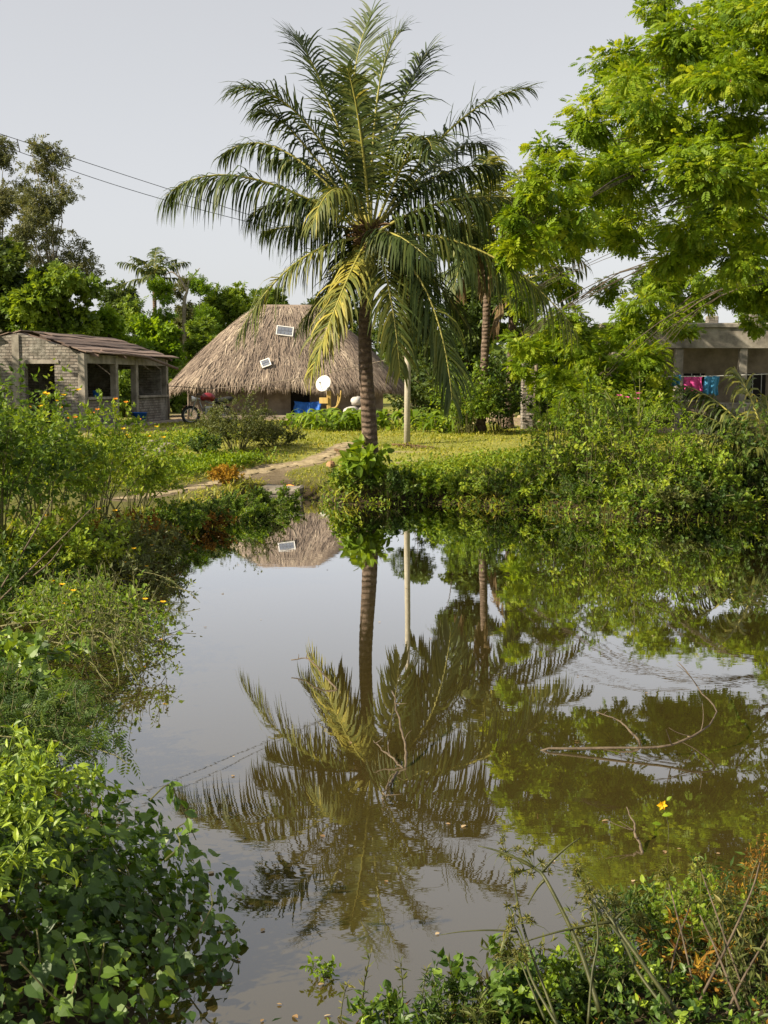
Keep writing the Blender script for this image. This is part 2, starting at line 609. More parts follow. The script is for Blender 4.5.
# murky pond water: silt-laden body under a mirror-smooth skin
m, t, b, o = new_mat('murky_pond_water')
v = coords(t, (.9, 2.2, 1))
b.inputs['Base Color'].default_value = (.046, .035, .010, 1)
b.inputs['Roughness'].default_value = .6
b.inputs['Specular IOR Level'].default_value = 0.0
gl = t.nodes.new('ShaderNodeBsdfGlossy')
gl.inputs['Roughness'].default_value = .012
gl.inputs['Color'].default_value = (.92, .93, .95, 1)
lw = t.nodes.new('ShaderNodeFresnel')
lw.inputs['IOR'].default_value = 2.3
rp = ramp(t, lw.outputs[0], [(.10, .10, .10), (1, 1, 1)], [0.13, .52])
bp = t.nodes.new('ShaderNodeBump')
bp.inputs['Strength'].default_value = .013
bp.inputs['Distance'].default_value = .02
bz_ = ramp(t, noise(t, .22, 3, .5, coords(t, (.6, 1.3, 1))), [(.25, .25, .25), (2.2, 2.2, 2.2)], [.42, .68])
hm_ = t.nodes.new('ShaderNodeMath')
hm_.operation = 'MULTIPLY'
t.links.new(noise(t, 2.6, 3, .55, v), hm_.inputs[0])
t.links.new(bz_, hm_.inputs[1])
t.links.new(hm_.outputs[0], bp.inputs['Height'])
t.links.new(bp.outputs[0], gl.inputs['Normal'])
mx = t.nodes.new('ShaderNodeMixShader')
t.links.new(rp, mx.inputs[0])
t.links.new(b.outputs[0], mx.inputs[1])
t.links.new(gl.outputs[0], mx.inputs[2])
t.links.new(mx.outputs[0], o.inputs['Surface'])
M['water'] = m

# ------------------------------------------------------------------ terrain
pond_px = [(768, 516), (700, 520), (640, 519), (600, 516), (550, 512), (500, 507), (430, 503), (380, 504), (330, 505), (305, 499), (268, 502),
           (235, 514), (195, 533), (150, 550), (105, 573), (55, 588), (0, 597)]
POND = [(26, 23.2), (13, 22.4)] + [tuple(at_z(a, b_)[:2]) for a, b_ in pond_px] + \
       [(-6.3, 12.4), (-5.6, 9.6), (-3.6, 7.1), (-2.1, 5.8), (-1.2, 4.8), (-.72, 4.15), (-.35, 4.15), (0, 4.3), (.5, 4.5), (1.0, 4.85), (1.5, 5.2), (2.2, 5.45), (2.8, 5.6), (5, 6.1), (9, 7.4), (18, 8.5), (27, 12)]
POND = np.array(POND)


def pond_d(x, y):
    x = np.asarray(x, float)
    y = np.asarray(y, float)
    d = np.full(x.shape, 1e9)
    ins = np.zeros(x.shape, bool)
    n = len(POND)
    for i in range(n):
        a, b_ = POND[i], POND[(i + 1) % n]
        e = b_ - a
        L = (e ** 2).sum()
        u = np.clip(((x - a[0]) * e[0] + (y - a[1]) * e[1]) / L, 0, 1)
        d = np.minimum(d, np.hypot(x - a[0] - u * e[0], y - a[1] - u * e[1]))
        c_ = ((a[1] > y) != (b_[1] > y)) & (x < (b_[0] - a[0]) * (y - a[1]) / (b_[1] - a[1] + 1e-12) + a[0])
        ins ^= c_
    return np.where(ins, -d, d)


def sst(x):
    x = np.clip(x, 0, 1)
    return x * x * (3 - 2 * x)


def wob(x, y):
    return (np.sin(1.7 * x + .6 * y) * np.cos(1.3 * y - .5 * x) * .5 + np.sin(3.9 * x - 2.1 * y + 1) * .25 + np.sin(7.3 * y + 5.1 * x) * .12)


MOUND = at_y(505, 414, D_(26.5))
LAND = at_z(283, 498, .2)


def H(x, y):
    x = np.asarray(x, float)
    y = np.asarray(y, float)
    d = pond_d(x, y) + .06 * wob(x * 2, y * 2)
    land = np.exp(-((x - LAND[0]) / .42) ** 2 - ((y - LAND[1]) / .9) ** 2)
    near = sst((10 - y) / 6) * (x > -9)
    low = sst((x + 7.5) / 1.5) * sst((y - 14) / 4)      # the far bank stays low by the water
    up = (.72 - .30 * low) * sst((d + .05) / (.75 + 1.3 * land + 3.2 * near)) + .20 * sst((d - .5) / 4.0) * (1 - .8 * near) + .30 * low * sst((d - 1.0) / 9.0) - .12 * low * np.exp(-((d - 2.0) / 2.0) ** 2)
    down = -.95 * sst(-d / 1.5)
    z = np.where(d > -.05, up, down)
    z = z + .035 * wob(x * .8, y * .8) * sst(d / 1.0)
    z = z + .42 * np.exp(-((x - MOUND[0]) / 1.5) ** 2 - ((y - MOUND[1]) / .9) ** 2) * (1 + .5 * wob(x * 1.5, y * 1.5))
    z = z + .24 * np.exp(-((x + .25) / .8) ** 2 - ((y - 24.9) / .8) ** 2) * sst(d / .4)
    far = np.clip((np.hypot(x, y) - 90) / 400, 0, 1)
    return z + far * .8 * wob(x * .01, y * .01)


def Hs(x, y):
    return float(H(np.array([x]), np.array([y]))[0])


def hit(px_, py_):
    d = ray(px_, py_)
    t_ = np.linspace(3.0, 75, 3000) / d[1]
    p = CAM + d * t_[:, None]
    k = np.argmax(p[:, 2] < H(p[:, 0], p[:, 1]))
    return p[k]


PATH = np.array([hit(a, b_)[:2] for a, b_ in [(120, 500), (190, 489), (235, 478), (275, 468), (312, 462), (335, 452), (352, 443)]])
PATH2 = np.array([hit(a, b_)[:2] for a, b_, z_ in [(284, 498, .25), (280, 484, .7), (270, 469, .93)]])


def line_d(x, y, P):
    d = np.full(np.shape(x), 1e9)
    for i in range(len(P) - 1):
        a, b_ = P[i], P[i + 1]
        e = b_ - a
        u = np.clip(((x - a[0]) * e[0] + (y - a[1]) * e[1]) / (e ** 2).sum(), 0, 1)
        d = np.minimum(d, np.hypot(x - a[0] - u * e[0], y - a[1] - u * e[1]))
    return d


HUT = np.array([at_y(283, 400, D_(32.0))[0], 52.4])


def bare(x, y):
    b_ = np.exp(-(line_d(x, y, PATH) / .38) ** 2) + np.exp(-(line_d(x, y, PATH2) / .32) ** 2)
    b_ = b_ + 1.0 * np.exp(-((x - MOUND[0]) / 1.8) ** 2 - ((y - MOUND[1]) / 1.2) ** 2)
    b_ = b_ + .8 * np.exp(-((x - HUT[0]) / 6.5) ** 6 - ((y - HUT[1]) / 6.2) ** 6)
    b_ = b_ + .75 * np.exp(-((x - 8.5) / 3.5) ** 4 - ((y - 38) / 5) ** 4)
    b_ = b_ + .5 * np.exp(-((x + 8) / 2) ** 4 - ((y - 37) / 6) ** 4)
    for q in ((400, 452), (425, 446), (405, 462)):
        p = hit(q[0], q[1])
        b_ = b_ + .55 * np.exp(-((x - p[0]) / .9) ** 2 - ((y - p[1]) / .35) ** 2)
    return np.clip(b_, 0, 1)


def axis(lo, hi, step, far_lo, far_hi):
    a = np.arange(lo, hi + 1e-6, step)
    up, s = [], step
    p = hi
    while p < far_hi:
        s *= 1.22
        p += s
        up.append(p)
    dn, s, p = [], step, lo
    while p > far_lo:
        s *= 1.22
        p -= s
        dn.append(p)
    return np.array(dn[::-1] + list(a) + up)


ax = axis(-13, 13, .15, -1500, 1500)
ay = axis(2.0, 48, .15, -400, 1800)
XX, YY = np.meshgrid(ax, ay)
ZZ = H(XX, YY)
g = Geo()
nx, ny = len(ax), len(ay)
idx = np.arange(nx * ny).reshape(ny, nx)
q = np.stack([idx[:-1, :-1], idx[:-1, 1:], idx[1:, 1:], idx[1:, :-1]], -1).reshape(-1, 4)
g.add(np.stack([XX, YY, ZZ], -1).reshape(-1, 3), q, bare(XX, YY).ravel())
g.build('ground', M['ground'], smooth=True, kind='structure')

g = Geo()
wp = [(p[0], p[1]) for p in POND]
cen = POND.mean(0)
wp = np.array([cen + (p - cen) * (1 + .5 / np.linalg.norm(p - cen)) for p in POND])
g.add(np.c_[wp, np.zeros(len(wp))], np.array([list(range(len(wp)))]))
wo = g.build('pond_water', M['water'], kind='structure')
if wo.data.polygons[0].normal.z < 0:
    wo.data.flip_normals()


def ribbon(name, P, w, mat_, lift=.018, n=150):
    P3 = smooth_path(np.c_[P, np.zeros(len(P))], n)
    T = nrm(np.gradient(P3, axis=0))
    S = np.stack([T[:, 1], -T[:, 0], T[:, 2]], -1)
    k = 6
    rows = []
    for i in range(n):
        ww = w * (.72 + .3 * math.sin(i * .36) * math.sin(i * .15 + 1)) / 2
        us = np.linspace(-1, 1, k) * ww
        us[0] += rng.normal(0, .07)
        us[-1] += rng.normal(0, .07)
        rows.append(P3[i] + S[i] * us[:, None])
    V = np.array(rows).reshape(-1, 3)
    V[:, 2] = H(V[:, 0], V[:, 1]) + lift * np.tile([.2, 1, 1, 1, 1, .2], n)
    i = np.arange(n - 1)[:, None] * k
    j = np.arange(k - 1)[None]
    q = np.stack([i + j, i + j + 1, i + k + j + 1, i + k + j], -1).reshape(-1, 4)
    gg = Geo()
    gg.add(V, q)
    oo = gg.build(name, mat_, smooth=True, kind='structure')
    return oo


ribbon('path', PATH, .44, M['earth'])

# ------------------------------------------------------------------ grass (nobody could count it)
def grass_patch(name, label, xr, yr, n, h, mat_, seed, cond, w=.028):
    r = np.random.default_rng(seed)
    x = r.uniform(*xr, n * 2)
    y = r.uniform(*yr, n * 2)
    k = cond(x, y, r)
    x, y = x[k][:n], y[k][:n]
    z = H(x, y) - .01
    P = np.c_[x, y, z]
    D = nrm(np.c_[r.normal(0, .55, len(x)), r.normal(0, .55, len(x)), np.ones(len(x))])
    N = rand_unit(r, len(x))
    S = h * r.uniform(.5, 1.5, len(x)) * (1 + .5 * wob(x * .9, y * .9))
    gg = Geo()
    gv, gq = T_blade(w / h * .5, 2, .9)
    gt = (gv[[0, 1, 2, 3, 4]], [gq[0][:1], np.array([[2, 3, 4]])])
    scatter(gg, gt, P, D, N, S, np.clip(r.normal(.5, .22, len(x)) + .25 * wob(x * .7, y * .7), 0, 1))
    oo = gg.build(name, mat_, kind='stuff')
    tag(oo, label, 'grass')
    return oo


M['grass'] = leaf_mat('grass_blade', [(.085, .12, .014), (.21, .245, .022), (.34, .345, .045), (.47, .41, .13)], .42)
grass_patch('grass', 'short sunlit grass of the lawn beyond the pond', (-9, 10), (22.5, 48), 59000, .085, M['grass'], 1,
            lambda x, y, r: (pond_d(x, y) > .25) & (bare(x, y) < r.uniform(.1, .75, len(x))) & (np.abs(x) < y * .40))
grass_patch('bank_grass', 'long rough grass hanging over the far bank edge', (-7, 10), (14, 26), 12000, .26, M['grass'], 2,
            lambda x, y, r: (np.abs(pond_d(x, y) - .3) < .35) & (bare(x, y) < .3), .03)

# ------------------------------------------------------------------ coconut palms
def frond_geo(P, lmax, droop, r, pairs=70, tint=.35, spread=.9, width=.05, tj=.14, ragged=.06):
    """P: rib points (n,3). returns (rib geo, leaflet geo)"""
    n = len(P)
    T = nrm(np.gradient(P, axis=0))
    gr, gl_ = Geo(), Geo()
    tube(gr, P, np.linspace(.034, .007, n), 6)
    seg = 4
    us = np.linspace(.13, .995, pairs)
    for s in (-1, 1):
        u = np.clip(us + r.uniform(-.004, .004, pairs), 0, 1) * (n - 1)
        i = np.minimum(u.astype(int), n - 2)
        f = (u - i)[:, None]
        p = P[i] * (1 - f) + P[i + 1] * f
        tt = nrm(T[i] * (1 - f) + T[i + 1] * f)
        side = np.cross(tt, [0, 0, 1.0])
        ln = np.linalg.norm(side, axis=1, keepdims=True)
        side = np.where(ln > .15, side / np.maximum(ln, 1e-6), np.array([1.0, 0, 0]))
        nn = nrm(np.cross(side, tt))
        L = lmax * (.42 + .58 * np.sin(np.clip((us - .08) / .92, 0, 1) ** .75 * math.pi * .93) ** .8) * r.uniform(.72, 1.15, pairs)
        L = np.where(us > .9, L * .8, L)
        keep = r.uniform(0, 1, pairs) > ragged
        fwd = .45 + .75 * us ** 2
        d = nrm(side * s * spread + tt * fwd[:, None] + nn * r.normal(.25, .22, (pairs, 1)) + r.normal(0, .07, (pairs, 3)))
        ph_ = r.uniform(0, 6.28, 3)
        dr = droop * r.uniform(.6, 1.5, pairs) * (1 + .45 * np.sin(us * 19 + ph_[0]) * np.sin(us * 7 + ph_[1]))
        rows = [p]
        dirs = [d]
        cur, pos = d, p
        for k in range(seg):
            cur = nrm(cur + np.array([0, 0, -1.0]) * (dr * (.35 + .35 * k))[:, None])
            pos = pos + cur * (L / seg)[:, None]
            rows.append(pos)
            dirs.append(cur)
        wv_ = nrm(np.cross(d, nn))
        V = []
        for k in range(seg + 1):
            ww = width * .5 * [.55, 1.0, .9, .6, .04][k]
            wk = nrm(wv_ - dirs[k] * (wv_ * dirs[k]).sum(1, keepdims=True))
            V += [rows[k] - wk * ww, rows[k] + wk * ww]
        V = np.stack(V, 1)[keep]
        m_ = V.shape[1]
        q = np.array([[2 * k, 2 * k + 1, 2 * k + 3, 2 * k + 2] for k in range(seg)])
        F_ = (q[None] + (np.arange(len(V)) * m_)[:, None, None]).reshape(-1, 4)
        tn = np.clip(r.normal(tint, tj, len(V)), 0, 1)
        gl_.add(V.reshape(-1, 3), F_, np.repeat(tn, m_))
    return gr, gl_


def add_frond(root, P, lmax, droop, r, tint, mat_=None, **kw):
    gr, gl_ = frond_geo(P, lmax, droop, r, tint=tint, **kw)
    b0 = np.array(root.location)
    gl_.v = [v_ - b0 for v_ in gl_.v]
    gr.v = [v_ - b0 for v_ in gr.v]
    fo = gl_.build('frond', mat_ or M['frond'], root)
    gr.build('rib', M['rachis'] if mat_ is None else M['fibre'], fo, smooth=True)
    return fo


PY = 23.2
PB = 24.7
base = at_y(371, 457, PB)
base[2] = Hs(base[0], PB) - .05
palm = thing('coconut_palm', 'tall coconut palm with full drooping crown standing alone at the pond edge', 'palm', base)
top = at_y(371, 232, PY)
P = smooth_path([base, at_y(369, 420, PB - .25), at_y(365, 350, PB - .7), at_y(367, 290, PB - 1.1), at_y(372, 238, PY)], 90)
rad = np.interp(np.linspace(0, 1, 90), [0, .04, .15, .5, 1], [.24, .185, .160, .130, .125])
rad = rad * (1 + .05 * np.abs(np.sin(np.arange(90) * 1.35)) + rng.normal(0, .012, 90))
g = Geo()
tube(g, P - base, rad, 18)
g.build('trunk', M['trunk'], palm, smooth=True)
g = Geo()
for i in range(46):
    a = rng.uniform(0, 6.28)
    e = rng.uniform(-.3, 1.1)
    d = np.array([math.cos(a) * math.cos(e), math.sin(a) * math.cos(e), math.sin(e)])
    s0 = top - base + np.array([0, 0, rng.uniform(-.35, .15)])
    tube(g, bez(s0, s0 + d * .25, s0 + d * rng.uniform(.35, .6) + np.array([0, 0, -.12]), 6), np.linspace(.06, .015, 6), 5)
g.build('leaf_sheath', M['fibre'], palm)
for i in range(8):
    a = i * .8 + .3
    g = Geo()
    u, w_ = np.meshgrid(np.linspace(0, math.pi, 7), np.linspace(0, 2 * math.pi, 10, endpoint=False))
    c0 = top - base + np.array([math.cos(a) * .3, math.sin(a) * .3, -.28 - .1 * (i % 3)])
    Pn = [c0 + np.array([.085 * math.sin(p_) * math.cos(q_), .085 * math.sin(p_) * math.sin(q_), .11 * math.cos(p_)]) for p_ in np.linspace(.05, math.pi - .05, 6) for q_ in np.linspace(0, 2 * math.pi, 9, endpoint=False)]
    Fq = [[l * 9 + j, l * 9 + (j + 1) % 9, l * 9 + 9 + (j + 1) % 9, l * 9 + 9 + j] for l in range(5) for j in range(9)]
    g.add(Pn, np.array(Fq))
    g.build('coconut', M['coconut'], palm, smooth=True)

# (mid px, mid depth, tip px, tip depth, leaflet length, droop, tint)
FR = [((248, 178), -.3, (166, 196), -.5, 1.12, .85, .30), ((285, 152), .6, (222, 156), 1.0, .85, .6, .35),
      ((305, 122), -.4, (238, 88), -.8, .95, .6, .30), ((330, 105), .5, (296, 38), .9, .95, .35, .32),
      ((352, 110), .8, (372, 12), 1.5, .95, .30, .34), ((360, 130), -.5, (347, 68), -.9, .5, .7, .52),
      ((398, 118), .4, (428, 52), .7, .95, .45, .32), ((452, 128), .2, (529, 88), .4, .85, .6, .30),
      ((412, 150), -.6, (432, 150), -1.5, .8, .9, .46), ((455, 200), -.2, (548, 204), -.3, 1.2, .95, .44),
      ((415, 300), .1, (440, 365), .2, 1.1, .8, .28), ((478, 250), -.6, (572, 325), -1.1, 1.3, .95, .46), ((425, 290), -.9, (452, 400), -1.5, 1.1, .6, .38),
      ((388, 285), -1.0, (400, 372), -1.5, .9, .5, .62), ((345, 285), -1.0, (312, 372), -1.6, .85, .5, .80),
      ((298, 262), -.5, (240, 332), -.8, 1.0, .65, .58), ((340, 190), -.9, (312, 225), -1.5, .8, .8, .62),
      ((320, 225), .7, (262, 232), 1.3, .95, .8, .30), ((425, 215), .9, (478, 235), 1.5, 1.0, .8, .26),
      ((440, 160), .9, (485, 145), 1.6, .95, .6, .28), ((322, 175), 1.0, (270, 160), 1.8, .9, .7, .28),
      ((378, 95), .1, (402, 30), .2, .9, .28, .40), ((420, 265), .6, (470, 330), 1.1, 1.0, .75, .26),
      ((350, 255), .8, (335, 320), 1.4, .9, .7, .32), ((395, 235), -1.1, (432, 262), -1.9, .85, .8, .40),
      ((300, 140), .2, (262, 112), .2, .9, .6, .26), ((430, 180), .3, (500, 165), .6, 1.0, .7, .3), ((310, 200), .2, (250, 215), .3, 1.0, .8, .3), ((340, 270), .2, (300, 325), .3, .9, .7, .4), ((405, 255), .2, (420, 330), .3, .95, .6, .24)]
for k, (mp, md, tp, td, lm, dr, ti) in enumerate(FR):
    r = np.random.default_rng(100 + k)
    a = at_y(371, 236, PY)
    mid = at_y(mp[0], mp[1], PY + md)
    tip = at_y(tp[0], tp[1], PY + td)
    ctrl = 2 * mid - (a + tip) / 2
    a = a + nrm(mid - a) * .08
    P = bez(a, ctrl, tip, 26)
    add_frond(palm, P, lm * 1.05, dr * (1.15 if tp[1] > 150 else .5), r, max(0, ti - .10), pairs=100, width=.040, ragged=.16)


def simple_palm(name, label, base, top, fr, seed, trunk_r=.13, group=None, mat_t=None, pairs=44, width=.07):
    """fr: list of (azimuth deg, elevation deg at base, length, droop of rib, leaflet len, tint, dead?)"""
    base, top = np.array(base, float), np.array(top, float)
    root = thing(name, label, 'palm', base, 0, group)
    if np.linalg.norm(top - base) > .5:
        mid_ = (base + top) / 2 + np.array([.12, 0, 0])
        P = bez(base, mid_, top, 40)
        g = Geo()
        mat_t = mat_t or M['trunk']
        tube(g, P - base, np.interp(np.linspace(0, 1, 40), [0, .1, 1], [trunk_r * 1.5, trunk_r, trunk_r * .8]) * (1 + .05 * np.sin(np.arange(40) * 1.6)), 12)
        g.build('trunk', mat_t or M['bark_pale'], root, smooth=True)
    for k, (az, el, L, rd, ll, ti, dead) in enumerate(fr):
        r = np.random.default_rng(seed + k)
        a_, e_ = math.radians(az), math.radians(el)
        pts, p, n = [], top.copy(), 20
        for i in range(n):
            pts.append(p.copy())
            e2 = e_ - rd * (i / n) ** 1.3
            p = p + np.array([math.sin(a_) * math.cos(e2), math.cos(a_) * math.cos(e2), math.sin(e2)]) * L / n
        add_frond(root, np.array(pts), ll, .75 if not dead else 1.3, r, ti, M['dead_frond'] if dead else None, pairs=pairs, width=width, ragged=.1 if not dead else .35)
    return root


# second palm, behind and to the right
b2 = np.array([at_y(480, 400, D_(23.5))[0], D_(23.5), 0])
b2[2] = Hs(b2[0], b2[1]) - .05
fr = [(az, el, L, rd, .95, ti, False) for az, el, L, rd, ti in
      [(0, 82, 2.6, .25, .5), (60, 70, 2.8, .7, .45), (-70, 68, 2.8, .8, .3), (120, 55, 3.2, 1.0, .45), (180, 60, 3.0, 1.0, .55), (-120, 50, 3.2, 1.1, .3),
       (90, 30, 3.6, 1.1, .5), (75, 8, 3.6, 1.1, .55), (140, 15, 3.4, 1.1, .5), (200, 10, 3.3, 1.1, .4), (-90, 20, 3.4, 1.1, .3), (-50, 5, 3.4, 1.1, .25),
       (30, 40, 3.4, 1.0, .35), (100, -15, 3.4, .9, .45), (160, -25, 3.2, .9, .3), (-150, -20, 3.2, .9, .3)]]
fr += [(az, -45, 2.2, .9, .7, .3, True) for az in (100, 190, 300)]
simple_palm('coconut_palm', 'older coconut palm with pale trunk and brown hanging fronds right behind the tall palm', b2, at_y(488, 232, D_(23.5)), fr, 300)
# its slim leaning neighbour
b3 = np.array([at_y(508, 400, D_(25.5))[0], D_(25.5), 0])
b3[2] = Hs(b3[0], b3[1]) - .05
fr = [(az, el, 2.8, 1.1, .85, .3, False) for az, el in ((10, 60), (70, 35), (130, 20), (200, 15), (260, 30), (320, 40), (100, 0), (170, -10))]
fr += [(az, -50, 1.8, .8, .6, .3, True) for az in (60, 240)]
simple_palm('coconut_palm', 'short shaded palm with dead brown fronds beside the older palm', b3, at_y(512, 285, D_(25.5)), fr, 340, .15)
# young palm at the right edge of the picture
b4 = np.array([at_y(772, 452, D_(14.9))[0], D_(14.9), 0])
b4[2] = Hs(b4[0], b4[1]) - .05
fr = [(-62, 66, 2.6, .9, .85, .38, False), (-40, 78, 2.4, .5, .75, .62, False), (-78, 58, 2.2, .9, .8, .32, False), (-30, 60, 2.2, .9, .8, .5, False), (-95, 50, 1.9, 1.0, .62, .55, False), (-120, 35, 1.7, 1.0, .6, .35, False), (-150, 45, 1.6, .9, .55, .4, False),
      (10, 70, 2.0, .7, .6, .5, False), (80, 55, 2.0, .9, .6, .5, False), (150, 50, 1.8, .9, .6, .5, False), (-75, 20, 1.7, .7, .55, .25, False), (-20, 40, 1.8, .8, .55, .4, False)]
simple_palm('young_palm', 'trunkless young palm with yellow-green fronds at the right edge of the bank', b4, b4 + np.array([0, 0, .35]), fr, 380, .1, pairs=64, width=.045)
# small far palm sticking out of the trees
b5 = np.array([at_y(152, 300, D_(50))[0], D_(50), .9])
fr = [(az, el, 2.6, .9, .9, .3, False) for az, el in ((0, 80), (40, 55), (95, 45), (150, 50), (210, 50), (265, 45), (315, 55), (90, 10), (270, 5), (180, 15))]
simple_palm('coconut_palm', 'small far palm crown poking out of the tree line left of the hut', b5, at_y(154, 279, D_(50)), fr, 420, .15, pairs=22, width=.12)


# ------------------------------------------------------------------ broadleaf trees
def make_tree(name, label, base, h_fork, lobes, n_cl, per, ls, T, mat_, seed, trunk_r=.2, bark='bark', droop=.25, tint=(.5, .2), flat=.75, cl_r=.22, group=None, limbs=True, shell=.45, flowers=None, limb_every=1, wood=1.0):
    r = np.random.default_rng(seed)
    base = np.array(base, float)
    root = thing(name, label, 'tree', base, 0, group)
    g = Geo()
    fork = base + np.array([r.normal(0, .15), r.normal(0, .15), h_fork])
    P = smooth_path([base + [0, 0, -.15], base + [0, 0, h_fork * .1], base * .5 + fork * .5 + r.normal(0, .08, 3) * [1, 1, 0], fork], 14)
    tube(g, P - base, np.interp(np.linspace(0, 1, 14), [0, .12, 1], [trunk_r * 1.5, trunk_r, trunk_r * .8]), 10)
    for c, rr in lobes[::limb_every]:
        c = np.array(c, float)
        mid_ = fork * .5 + c * .5 + np.array([0, 0, (.12 if wood > .2 else .34) * np.linalg.norm(c - fork)])
        k = trunk_r * wood * .55
        Pm = bez(fork - [0, 0, .2], mid_, c, 10)
        tube(g, Pm + np.cumsum(r.normal(0, .03 if limb_every == 1 else .10, Pm.shape), 0) * np.linspace(0, 1, 10)[:, None] - base, np.linspace(k, k * .22, 10), 6)
        if limbs:
            for _ in range(5):
                e = c + rand_unit(r, 1)[0] * np.array(rr) * .8
                s0 = Pm[r.integers(5, 9)]
                tube(g, bez(s0, (s0 + e) / 2 + [0, 0, .15], e, 6) - base, np.linspace(k * .3, k * .08, 6), 4)
    g.build('trunk', M[bark], root, smooth=True)
    g = Geo()
    gf_ = Geo()
    for c, rr in lobes:
        rr = np.array(rr if not np.isscalar(rr) else (rr, rr, rr * flat), float)
        m_ = max(4, int(n_cl * (rr[0] * rr[2]) ** .5 * rr.mean()))
        U = rand_unit(r, m_)
        rad_ = r.uniform(0, 1, m_) ** shell
        C = np.array(c) + U * rad_[:, None] * rr
        crr = cl_r * rr.mean() + .05
        ct = np.clip(r.normal(tint[0], tint[1], m_), 0, 1)
        Pp = np.repeat(C, per, 0)
        n = len(Pp)
        O = rand_unit(r, n) * (r.uniform(0, 1, n) ** .5)[:, None] * crr * np.array([1, 1, .6])
        D = nrm(O / crr + .7 * np.repeat(U, per, 0) + np.array([0, 0, -droop]) + r.normal(0, .25, (n, 3)))
        N = nrm(np.array([0, 0, 1.0]) + r.normal(0, .45, (n, 3)) + .35 * np.repeat(U, per, 0))
        scatter(g, T, Pp + O - base, D, N, ls * r.uniform(.7, 1.25, n), np.clip(np.repeat(ct, per) + r.normal(0, .09, n), 0, 1))
        if flowers:
            k = r.uniform(0, 1, m_) < flowers[0]
            if k.any():
                Q = C[k] + U[k] * .1
                scatter(gf_, T_diamond(.45), Q - base, rand_unit(r, len(Q)), rand_unit(r, len(Q)), flowers[2], r.uniform(0, 1, len(Q)))
    g.build('crown', mat_, root)
    if flowers and gf_.n:
        gf_.build('blossom', flowers[1], root)
    return root


def px_lobes(L):
    out = []
    for q_ in L:
        px_, py_, Y_, rp_ = q_[:4]
        Y_ = D_(Y_) if len(q_) > 5 else D_(Y_ * (1.09 if py_ < 258 else 1.09 + .36 * min(1, (py_ - 258) / 14)))
        fl = q_[4] if len(q_) > 4 else .72
        rr = rp_ * Y_ / F
        out.append((at_y(px_, py_, Y_), (rr, rr, rr * fl)))
    return out


M['pinkish'] = leaf_mat('faded_blossom', [(.45, .20, .12), (.60, .34, .22)], .3)
RT = px_lobes([(735, 18, 17.5, 55), (680, 45, 17, 42), (628, 82, 16.5, 36), (588, 118, 16, 30), (553, 152, 16, 22), (530, 188, 16, 16), (520, 225, 15.7, 18), (516, 262, 15.7, 16), (525, 300, 15.5, 16), (522, 372, 15.3, 14, .6), (560, 285, 16, 18), (610, 290, 17, 16), (575, 400, 14.9, 24), (640, 400, 15.0, 30), (620, 60, 17, 24), (650, 118, 16, 42), (705, 100, 16, 48), (760, 80, 16.5, 55),
               (575, 190, 16, 34), (540, 212, 15.7, 24), (530, 250, 15.7, 22), (565, 240, 15.5, 26), (625, 185, 15.2, 44), (690, 180, 15, 46), (755, 165, 15.2, 46),
               (622, 238, 15.5, 26), (682, 250, 15.5, 38), (745, 240, 15.5, 44), (555, 318, 15.3, 26, .6), (532, 348, 15.3, 18, .6), (545, 378, 15.2, 20, .6),
               (590, 350, 15.2, 32, .7), (640, 318, 15.5, 30), (600, 388, 15.0, 34), (650, 360, 15.2, 34), (692, 305, 15.7, 20), (748, 298, 16, 26),
               (720, 275, 15.8, 34), (768, 285, 15.8, 34), (700, 225, 16.5, 36), (655, 290, 16.0, 26), (742, 205, 16.2, 36), (735, 130, 16.5, 40), (600, 160, 16.5, 28), (505, 245, 15.6, 10), (532, 190, 14.5, 18, .6, 1), (517, 225, 14.4, 16, .6, 1), (513, 250, 14.4, 12, .6, 1), (548, 232, 14.5, 24, .6, 1), (565, 200, 14.6, 26, .6, 1), (528, 288, 14.4, 12, .7), (520, 345, 14.6, 12, .7), (548, 165, 14.8, 18, .6, 1), (575, 240, 15.2, 18, .6, 1), (530, 300, 16.6, 16, .7), (545, 335, 16.4, 20, .7), (522, 355, 16.4, 14, .7), (560, 375, 16.2, 22, .7), (590, 330, 16.6, 18, .7), (600, 370, 16.2, 24, .7), (640, 385, 16.2, 26, .7), (640, 345, 16.6, 18, .7), (685, 330, 17, 18, .7), (630, 225, 17.5, 26), (755, 325, 16.2, 14), (575, 345, 15.6, 22), (615, 335, 16.0, 22), (800, 60, 18, 60), (820, 160, 17, 60), (810, 260, 17, 45), (700, 60, 19.5, 50), (640, 150, 18.5, 42), (720, 200, 19, 46), (600, 215, 18, 30), (780, 10, 16, 50), (660, 10, 18.5, 22),
               (860, 120, 17, 60), (740, -40, 18, 50)])
tb = np.array([11.6, 31.5, 0])
tb[2] = Hs(tb[0], tb[1])
r = np.random.default_rng(12)
RT2 = []
for c, rr in RT:
    for _ in range(4):
        k = r.uniform(.42, .68)
        off = rand_unit(r, 1)[0] * np.array([1, 1, .8]) * rr[0] * r.uniform(.25, .85)
        RT2.append((np.array(c) + off, (rr[0] * k * 1.15, rr[0] * k * 1.15, rr[0] * k * .55)))
make_tree('broad_tree', 'huge bright green spreading tree overhanging the right bank', tb, 4.2, RT2, 108, 8, .222, T_pinnate(4, .46, .25, .4), M['raintree'], 11, .36,
          tint=(.62, .19), cl_r=.55, shell=.55, droop=.22, flowers=(.018, M['pinkish'], .08), limb_every=17, wood=.16)

TW, TW2, TW3 = T_twig(7, .5, 1), T_twig(8, .42, 2, .24), T_twig(6, .6, 3, .4)


